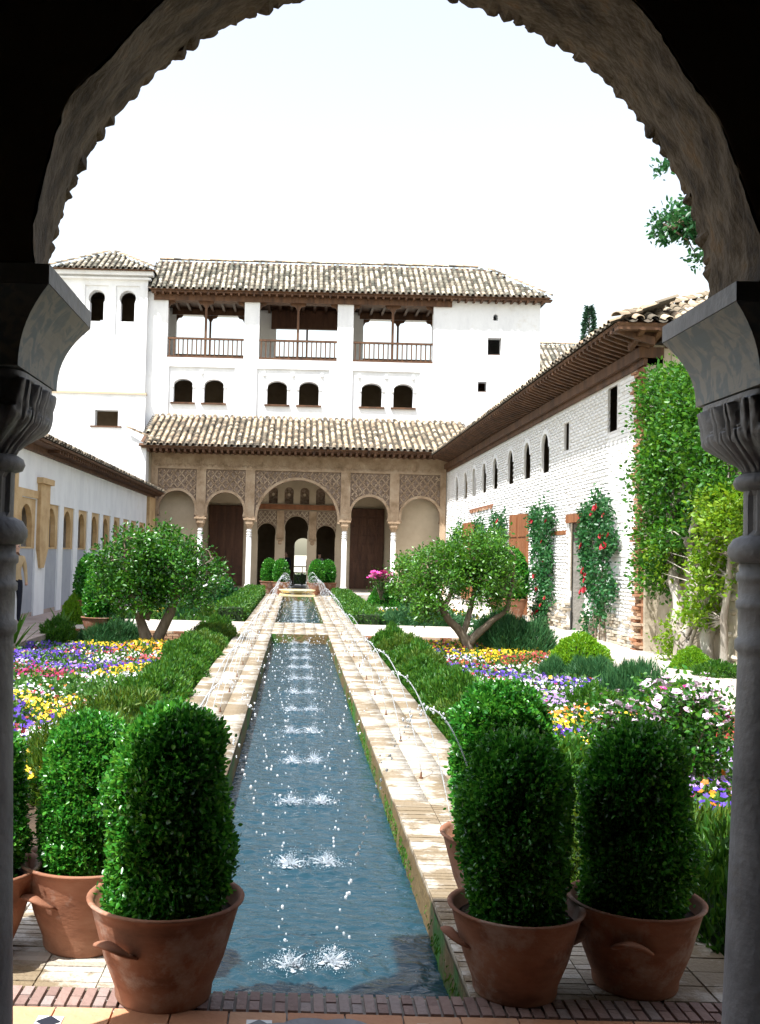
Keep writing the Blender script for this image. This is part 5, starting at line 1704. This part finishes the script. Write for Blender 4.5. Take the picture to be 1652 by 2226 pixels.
# ---- climbing roses on the brick wing
def climber(label, y0, y1, z0, z1, n, nb, seed, holes=()):
    rng = np.random.default_rng(seed); r2 = random.Random(seed)
    t_ = thing('climbing_rose', label, 'climbing rose', (WX - .15, (y0 + y1) / 2, z0), 'climbing roses on the brick wing')
    st_ = MB()
    for i in range(4):
        ya = y0 + (y1 - y0) * (.3 + .13 * i)
        pts = [(WX - .10, ya + .10 * math.sin(q * 5 + i), z0 + (z1 - z0) * q * .92) for q in np.linspace(0, 1, 9)]
        st_.tube(pts, [.022 * (1 - .7 * q) for q in np.linspace(0, 1, 9)], 5)
    put('stem', st_, 'bark', t_)
    C = []
    for i in range(46):
        q = r2.random() ** .8
        edge = (1 - .30 * abs(math.sin(q * 9 + seed)))
        C.append((WX - .17, (y0 + y1) / 2 + (y1 - y0) * .5 * r2.uniform(-1, 1) * edge, z0 + .1 + (z1 - z0 - .1) * q))
    C = np.array(C)
    p = C[rng.integers(0, len(C), n)] + rng.normal(size=(n, 3)) * np.array([.055, .17, .15])
    p[:, 0] = np.minimum(p[:, 0], WX - .04)
    put('foliage', leaf_mesh('foliage', p, rng.normal(size=(n, 3)) + np.array([-.5, 0, 0]), rng.uniform(.06, .11, n), .6), 'rose', t_)
    for i in range(nb):
        c = C[r2.randrange(len(C))]
        put('bloom', RED[i % 2], None, t_, (c[0] - .11, c[1] + r2.uniform(-.25, .25), c[2] + r2.uniform(-.15, .1)), (0, -1.2, r2.uniform(-.6, .6)), r2.uniform(.045, .095))
    return t_
climber('climbing rose with red blooms between the doorway and the bare brick corner', 20.5, 22.85, -.1, 2.95, 4600, 17, 3)
climber('climbing rose with red blooms left of the open doorway', 25.4, 27.9, 0, 2.95, 4600, 13, 4)
climber('narrow climbing rose left of the tall rust coloured door', 31.2, 33.4, .2, 3.0, 3000, 4, 5)
climber('climbing rose beside the farthest rust coloured door', 34.6, 36.8, .2, 2.9, 2600, 2, 6)
climber('last climbing rose on the wall before the portico', 39.8, 41.8, .2, 2.9, 2200, 2, 7)

# ================================================================== TREES
def tree(name, label, base, limbs, crown, ncl, per, leaf, seed, mt, bark='bark', grp=None, width=.5, cl=.17, cat='tree'):
    """limbs: lists of (x,y,z,r) points from the base; crown: list of (cx,cy,cz,rx,ry,rz) ellipsoids"""
    rng = np.random.default_rng(seed); r2 = random.Random(seed)
    t_ = thing(name, label, cat, base, grp)
    nodes = []
    tr = MB()
    for L_ in limbs:
        P = [Vector(p[:3]) for p in L_]; R_ = [p[3] for p in L_]
        # refine with wobble
        pts = []; rad2 = []
        for i in range(len(P) - 1):
            for q in (0, .33, .66):
                w_ = P[i].lerp(P[i + 1], q)
                wob = R_[i] * .35 if (i or q) else 0
                pts.append(w_ + Vector((r2.uniform(-1, 1), r2.uniform(-1, 1), 0)) * wob); rad2.append((R_[i] + (R_[i + 1] - R_[i]) * q) * r2.uniform(.9, 1.12))
        pts.append(P[-1]); rad2.append(R_[-1])
        tr.tube(pts, rad2, 9)
        nodes += pts[len(pts) // 3:]
    put('trunk', tr, bark, t_, smooth=True)
    vol = np.array([c[3] * c[4] * c[5] for c in crown]); vol = vol / vol.sum()
    C = []
    for i in range(ncl):
        c = crown[rng.choice(len(crown), p=vol)]
        d = rng.normal(size=3); d /= np.linalg.norm(d)
        q = rng.uniform(.25, 1.0) ** .45 * rng.uniform(.82, 1.10)
        C.append([c[0] + d[0] * c[3] * q, c[1] + d[1] * c[4] * q, c[2] + d[2] * c[5] * q])
    C = np.array(C)
    br = MB()
    for c in C[::2]:
        cv = Vector(c)
        nb_ = min(nodes, key=lambda v: (v - cv).length)
        mid = nb_.lerp(cv, .5) + Vector((r2.uniform(-.06, .06), r2.uniform(-.06, .06), .06))
        br.tube([nb_, mid, cv], [.016, .011, .004], 4, False)
    put('branch', br, bark, t_)['kind'] = 'stuff'
    n = ncl * per
    idx = rng.integers(0, ncl, n)
    p = C[idx] + rng.normal(size=(n, 3)) * cl * np.array([1, 1, .75])
    out_ = p - C[idx]
    d = out_ * 4 + rng.normal(size=(n, 3)) * .7 + np.array([0, 0, .15])
    put('crown', leaf_mesh('crown', p, d, leaf * rng.uniform(.6, 1.3, n), width), mt, t_)
    return t_
tree('pomegranate_tree', 'bushy twin trunked tree in the left flower bed', (-2.95, 19.3, -.3),
     [[(-2.85, 19.3, -.35, .13), (-2.95, 19.3, .2, .10), (-3.15, 19.2, .7, .08), (-3.3, 19.2, 1.3, .045), (-3.35, 19.2, 1.8, .02)],
      [(-2.75, 19.35, -.35, .12), (-2.55, 19.3, .3, .10), (-2.35, 19.3, .8, .075), (-2.1, 19.3, 1.2, .04), (-1.7, 19.3, 1.5, .018)],
      [(-2.9, 19.3, .35, .07), (-2.75, 19.5, 1.0, .05), (-2.7, 19.5, 1.7, .02)]],
     [(-3.2, 19.3, 1.45, .72, .8, .62), (-2.5, 19.3, 1.35, .75, .8, .62), (-1.95, 19.3, 1.25, .55, .6, .42), (-3.1, 19.2, .85, .70, .65, .40), (-2.2, 19.2, .80, .55, .6, .32), (-2.75, 19.3, 1.75, .6, .6, .38), (-3.55, 19.2, 1.2, .4, .5, .5)],
     240, 70, .076, 91, 'pom', cl=.105)
tree('pomegranate_tree', 'light green tree with gnarled forked trunk in the right flower bed', (3.25, 19.7, -.3),
     [[(3.25, 19.7, -.35, .125), (3.2, 19.7, .05, .10), (2.85, 19.6, .45, .07), (2.55, 19.6, .9, .06), (2.4, 19.6, 1.5, .025)],
      [(3.25, 19.7, .02, .09), (3.55, 19.7, .35, .065), (3.95, 19.7, .7, .048), (4.05, 19.7, 1.2, .035), (4.1, 19.7, 1.7, .015)],
      [(3.1, 19.7, .15, .06), (3.35, 19.9, .9, .045), (3.4, 19.9, 1.7, .02)]],
     [(2.7, 19.7, 1.45, .60, .75, .50), (3.2, 19.7, 1.72, .48, .8, .48), (3.6, 19.7, 1.70, .44, .7, .52), (3.8, 19.7, 1.15, .34, .5, .45), (2.3, 19.7, 1.15, .36, .55, .40), (2.45, 19.5, .75, .38, .4, .25), (3.3, 19.4, 1.1, .6, .5, .3)],
     215, 62, .070, 92, 'pom2', cl=.10)
tree('pomegranate_tree', 'smaller tree with low forked trunk behind the right tree', (3.4, 27, -.3),
     [[(3.45, 27, -.35, .14), (3.5, 27, 0, .11), (3.1, 27, .5, .08), (2.8, 27, 1.2, .03)], [(3.5, 27, -.05, .1), (3.9, 27, .5, .07), (4.1, 27, 1.2, .03)]],
     [(3.15, 27, 1.25, .65, .7, .60), (3.8, 27, 1.5, .65, .7, .55), (2.8, 27, .9, .40, .5, .40)], 130, 60, .075, 93, 'pom2', cl=.13)
# old vine trunk and curtain of leaves on the right
tree('wall_vine', 'huge green vine with pale twisted trunks climbing the right wall', (6.35, 16.9, -.1),
     [[(6.40, 17.3, -.15, 0.136), (6.35, 17.35, .4, 0.120), (6.45, 17.6, 1.1, 0.104), (6.40, 17.9, 1.8, 0.088), (6.35, 17.7, 2.5, 0.068), (6.45, 17.2, 3.1, 0.048), (6.5, 17.5, 4.2, 0.024)],
      [(6.35, 16.8, -.15, 0.128), (6.38, 16.95, .5, 0.104), (6.45, 16.8, 1.2, 0.092), (6.42, 17.0, 2.0, 0.080), (6.45, 16.6, 2.7, 0.064), (6.5, 15.8, 3.3, 0.040)],
      [(6.42, 16.4, -.15, 0.112), (6.5, 16.3, .8, 0.096), (6.5, 16.2, 1.8, 0.088), (6.5, 16.4, 2.8, 0.072), (6.5, 16.2, 3.6, 0.040)],
      [(6.35, 17.0, .1, 0.040), (6.30, 16.2, .9, 0.028), (6.35, 15.6, 1.8, 0.016)]],
     [(6.45, 18.15, 4.2, .45, .85, 1.0), (6.4, 18.45, 3.0, .40, .55, .9), (6.4, 17.75, 3.4, .40, .8, .9), (6.5, 16.85, 4.3, .45, 1.0, .8), (6.35, 18.35, 2.0, .30, .45, .6), (6.4, 17.35, 2.4, .32, .6, .5), (6.3, 18.25, 1.4, .25, .45, .5), (6.4, 16.15, 3.7, .35, .8, .6), (6.4, 15.95, 2.95, .3, .7, .4)],
     470, 62, .088, 94, 'vine', 'palebark', width=.5, cl=.135, cat='vine')
tree('wall_vine', 'lime green vine growing beside the right column', (6.45, 15.6, -.1),
     [[(6.5, 15.8, -.1, .07), (6.45, 15.7, .8, .06), (6.45, 15.5, 1.8, .04), (6.4, 15.4, 2.6, .02)]],
     [(6.35, 15.45, 2.35, .32, .65, .55), (6.35, 15.9, 1.55, .30, .45, .40), (6.3, 16.3, .95, .30, .35, .25), (6.4, 17.5, .35, .2, .25, .45), (6.3, 17.9, 1.7, .22, .4, .3)],
     110, 50, .085, 95, 'vinelime', 'palebark', cl=.11, cat='vine')
shrub('lime tuft of young leaves at the foot of the vine', 6.15, 16.2, -.1, .32, .32, .42, 'lime', 0, 'plant', None, 'leafy_tuft')
shrub('low dark green tuft along the foot of the rubble wall', 6.2, 15.3, -.1, .35, .45, .28, 'hedge', 0, 'plant', None, 'leafy_tuft')
# tree that leans in above the wing roof on the right
tree('overhanging_tree', 'dark leafy branches hanging in beside the arch above the right roof', (8.6, 13.0, -.6),
     [[(8.6, 13, -.6, .22), (8.5, 13, 3, .18), (8.0, 13, 5.3, .12), (6.4, 13, 6.4, .06), (4.6, 13, 5.95, .015)], [(8.0, 13, 5.3, .1), (7.0, 13, 7.2, .06), (4.7, 13, 6.8, .012)]],
     [(4.72, 13, 6.02, .42, .35, .18), (5.1, 13, 6.05, .35, .5, .34), (5.9, 13, 6.4, .6, .6, .5), (4.60, 13, 6.76, .17, .2, .15), (4.80, 13, 6.42, .10, .15, .10), (4.88, 13, 5.62, .10, .15, .10), (5.6, 13, 7.1, .5, .5, .4)],
     170, 62, .080, 96, 'rose', cl=.075)
def conifer(label, x, y, z0, h, r, seed):
    rng = np.random.default_rng(seed)
    t_ = thing('conifer', label, 'tree', (x, y, z0))
    put('trunk', MB().tube([(x, y, z0), (x, y, z0 + h)], [.2, .03], 6), 'bark', t_)
    n = 5200
    q = rng.uniform(0, 1, n) ** .8
    lay_ = np.abs(np.sin(q * 22)) * .35 + .65
    rr_ = r * (1 - q) * lay_ * rng.uniform(.25, 1, n) ** .5 + .05
    a = rng.uniform(0, 2 * PI, n)
    p = np.stack([x + rr_ * np.cos(a), y + rr_ * np.sin(a), z0 + h * .12 + h * .88 * q - rr_ * .25], 1)
    d = np.stack([np.cos(a), np.sin(a), rng.normal(size=n) * .4 + .1], 1)
    put('crown', leaf_mesh('crown', p, d, rng.uniform(.18, .38, n), .3), 'cyp', t_)
conifer('pointed dark conifer top rising behind the right wing roof', 17.4, 62, 0, 17.2, 2.6, 4)
# greenery and far ground outside the hall window
hedge_block('green garden strip seen through the far window', -3, 4, 57, 59, -.6, .55, 2500, 73)

# ================================================================== WATER JETS
def jet_meshes(seed):
    """jet rises from the nozzle at x=.86 and lands near x=.11; local y=0"""
    rng = random.Random(seed)
    x0, z0, x1, z1, zt = .86, .05, .11 + rng.uniform(-.015, .02), WZ, .93 + rng.uniform(-.06, .05)
    g = 9.8
    vz = math.sqrt(2 * g * (zt - z0)); tt = vz / g + math.sqrt(2 * (zt - z1) / g)
    vx = (x1 - x0) / tt
    f = lambda t: (x0 + vx * t, .0, z0 + vz * t - .5 * g * t * t)
    thin = MB(); dr_ = MB()
    pts = [f(t) for t in np.linspace(0, vz / g * .95, 18)]
    thin.tube(pts, [.0030 + .0018 * rng.random() for _ in pts], 5)
    t = vz / g * .75
    while t < tt:
        p = f(t)
        q = t / tt
        sp = .004 + .028 * max(0, q - .30)
        r_ = rng.uniform(.0022, .0066) * (.75 + .5 * q)
        dr_.sphere((p[0] + rng.gauss(0, sp), p[1] + rng.gauss(0, sp), p[2] + rng.gauss(0, sp)), r_, 7, 5, 1, 1, rng.uniform(1, 1.5))
        t += rng.uniform(.004, .012)
    sp_ = MB()
    cx = x1
    for i in range(700):
        a = rng.uniform(0, 2 * PI); r_ = abs(rng.gauss(0, .070)); h = abs(rng.gauss(0, .024)) * (1.5 if r_ < .06 else .6)
        sp_.sphere((cx + r_ * math.cos(a), r_ * .8 * math.sin(a), WZ + .006 + h), rng.uniform(.0008, .0026), 5, 4)
    for i in range(6):                                       # crown spikes thrown up by the falling water
        a = rng.uniform(0, 2 * PI); l = rng.uniform(.04, .10)
        pts = [(cx + math.cos(a) * q * l * 1.0 + .02 * math.cos(a), math.sin(a) * q * l * .8 + .02 * math.sin(a), WZ + .008 + l * .75 * (q - .5 * q * q)) for q in (0, .35, .7, 1)]
        sp_.tube(pts, [.006, .0045, .0026, .001], 5)
    for i in range(16):                                      # low churned foam
        a = rng.uniform(0, 2 * PI); r_ = rng.uniform(0, .075)
        sp_.sphere((cx + r_ * math.cos(a), r_ * math.sin(a) * .8, WZ + .003), rng.uniform(.005, .012), 7, 4, 1.5, 1.2, .35)
    a_, b_, c_ = thin.mesh('stream', True), dr_.mesh('droplets', True), sp_.mesh('splash', True)
    a_.materials.append(M['drop']); b_.materials.append(M['drop']); c_.materials.append(M['foam'])
    return a_, b_, c_
JM = [jet_meshes(200 + i) for i in range(9)]
NOZ = MB().lathe([(.014, 0), (.014, .012), (.007, .014), (.006, .05)], (0, 0, 0), 10).mesh('nozzle'); NOZ.materials.append(M['copper'])
def jet(side, y, k, half):
    sname = 'right' if side > 0 else 'left'
    t_ = thing('water_jet', '%s water jet from the %s coping of the %s pool, counted from the camera' % (ORD[k], sname, half), 'water jet', (0, y, 0), 'water jets arching over the pool')
    rz = 0 if side > 0 else PI
    a_, b_, c_ = JM[(k * 4 + 3 * (side > 0)) % 9]
    put('nozzle', NOZ, None, t_, (side * .86, y, 0))
    for nm, me in (('stream', a_), ('droplets', b_), ('splash', c_)):
        o_ = put(nm, me, None, t_, (0, y, 0), (0, 0, rz + random.uniform(-.02, .02)))
        if nm != 'stream': o_['kind'] = 'stuff'
for side in (-1, 1):
    for k, y in enumerate(SPL_Y):
        jet(side, y + (0.05 if side > 0 else 0), k, 'near')
    for k, y in enumerate(SPL_Y2):
        jet(side, y, k, 'far')
# stray drops falling on the water
rng_ = random.Random(77)
sd = MB()
for i in range(150):
    y = 4.1 + 9 * rng_.random() ** 1.6
    sd.sphere((rng_.uniform(-.5, .5), y, WZ + abs(rng_.gauss(.01, .08))), rng_.uniform(.0010, .0034), 5, 4)
o = put('spray_drops', sd, 'foam', smooth=True)
tag(o, 'tiny stray drops scattered over the near pool water', 'spray', kind='stuff')

# ================================================================== PEOPLE
def person(label, loc, rz, J, top, legs, hair, name='person', grp=None):
    """J: joint overrides; one continuous skinned body, shaded by region"""
    j = dict(pelvis=(0, 0, .96), waist=(0, 0, 1.10), chest=(0, .0, 1.32), neck=(0, 0, 1.47), head0=(0, .02, 1.55), head1=(0, .02, 1.66), head2=(0, .01, 1.72),
             shL=(-.17, 0, 1.40), elL=(-.23, .0, 1.13), wrL=(-.23, .08, .90), haL=(-.23, .10, .81), shR=(.17, 0, 1.40), elR=(.23, 0, 1.13), wrR=(.23, .08, .90), haR=(.23, .10, .81),
             hiL=(-.10, 0, .90), knL=(-.11, .03, .50), anL=(-.11, 0, .09), toL=(-.12, .16, .04), hiR=(.10, 0, .90), knR=(.11, .03, .50), anR=(.11, 0, .09), toR=(.12, .16, .04))
    j.update(J)
    rad_ = dict(pelvis=.15, waist=.13, chest=.155, neck=.055, head0=.075, head1=.098, head2=.06, shL=.07, elL=.045, wrL=.033, haL=.04, shR=.07, elR=.045, wrR=.033, haR=.04,
                hiL=.095, knL=.06, anL=.042, toL=.04, hiR=.095, knR=.06, anR=.042, toR=.04)
    names = list(j); ix = {n: i for i, n in enumerate(names)}
    E_ = [('pelvis', 'waist'), ('waist', 'chest'), ('chest', 'neck'), ('neck', 'head0'), ('head0', 'head1'), ('head1', 'head2'), ('chest', 'shL'), ('shL', 'elL'), ('elL', 'wrL'), ('wrL', 'haL'), ('chest', 'shR'), ('shR', 'elR'), ('elR', 'wrR'), ('wrR', 'haR'),
          ('pelvis', 'hiL'), ('hiL', 'knL'), ('knL', 'anL'), ('anL', 'toL'), ('pelvis', 'hiR'), ('hiR', 'knR'), ('knR', 'anR'), ('anR', 'toR')]
    me = bpy.data.meshes.new('skel')
    me.from_pydata([j[n] for n in names], [(ix[a], ix[b]) for a, b in E_], [])
    tmp = bpy.data.objects.new('tmp_body', me); COL.objects.link(tmp)
    sk = tmp.modifiers.new('skin', 'SKIN')
    for n in names:
        me.skin_vertices[0].data[ix[n]].radius = (rad_[n], rad_[n] * (.72 if n in ('pelvis', 'waist', 'chest') else 1))
    me.skin_vertices[0].data[ix['pelvis']].use_root = True
    tmp.modifiers.new('sub', 'SUBSURF').levels = 2
    dg = bpy.context.evaluated_depsgraph_get()
    body = bpy.data.meshes.new_from_object(tmp.evaluated_get(dg))
    bpy.data.objects.remove(tmp); bpy.data.meshes.remove(me)
    for mm in (legs, top, 'skin', hair): body.materials.append(M[mm])
    hz = j['head1'][2]; nz_ = j['neck'][2]; pz = j['pelvis'][2]
    for p in body.polygons:
        c = p.center
        p.use_smooth = True
        dist = min((Vector(c) - Vector(j[h])).length for h in ('haL', 'haR'))
        if c.z > hz - .02 and (c.y < j['head1'][1] + .045 or c.z > hz + .06): p.material_index = 3
        elif c.z > nz_ - .01: p.material_index = 2
        elif dist < .075: p.material_index = 2
        elif c.z > pz - .03 or abs(c.x) > .19: p.material_index = 1
        else: p.material_index = 0
    o_ = put(name, body, None, None, loc, (0, 0, rz))
    tag(o_, label, 'person', grp)
    # eyes and nose so that the head reads as a head
    h = j['head1']
    f = MB(); f.sphere((h[0], h[1] + .105, h[2] - .035), .018, 6, 4, .8, 1.1, 1.3)
    put('nose', f, 'skin', o_).location = (0, 0, 0)
    f = MB()
    for s in (-1, 1): f.sphere((h[0] + s * .034, h[1] + .088, h[2]), .011, 6, 4)
    put('eyes', f, 'dark', o_).location = (0, 0, 0)
    return o_
person('person in a tan top and dark trousers half hidden behind the left column', (-6.22, 22.3, 0), -2.6, dict(elR=(.25, .05, 1.15), wrR=(.15, .2, 1.12), haR=(.08, .24, 1.14)), 'tan', 'dark', 'bluecap')
person('person leaning on the far window rail, seen as a silhouette right of the light', (.62, 49.3, 0), .3, dict(chest=(0, .14, 1.28), neck=(0, .2, 1.42), head0=(0, .24, 1.50), head1=(0, .27, 1.60), head2=(0, .27, 1.67), shL=(-.17, .15, 1.36), shR=(.17, .15, 1.36)), 'dark', 'greycl', 'dark')
person('second dark silhouette beside the far window, nearer the right column', (.98, 49.0, 0), -.3, {}, 'greycl', 'dark', 'dark')
person('dark figure with raised arm in the left arch of the far hall', (-.62, 49.6, 0), 2.9, dict(elR=(.30, .05, 1.42), wrR=(.16, .12, 1.62), haR=(.10, .14, 1.66)), 'dark', 'dark', 'dark')
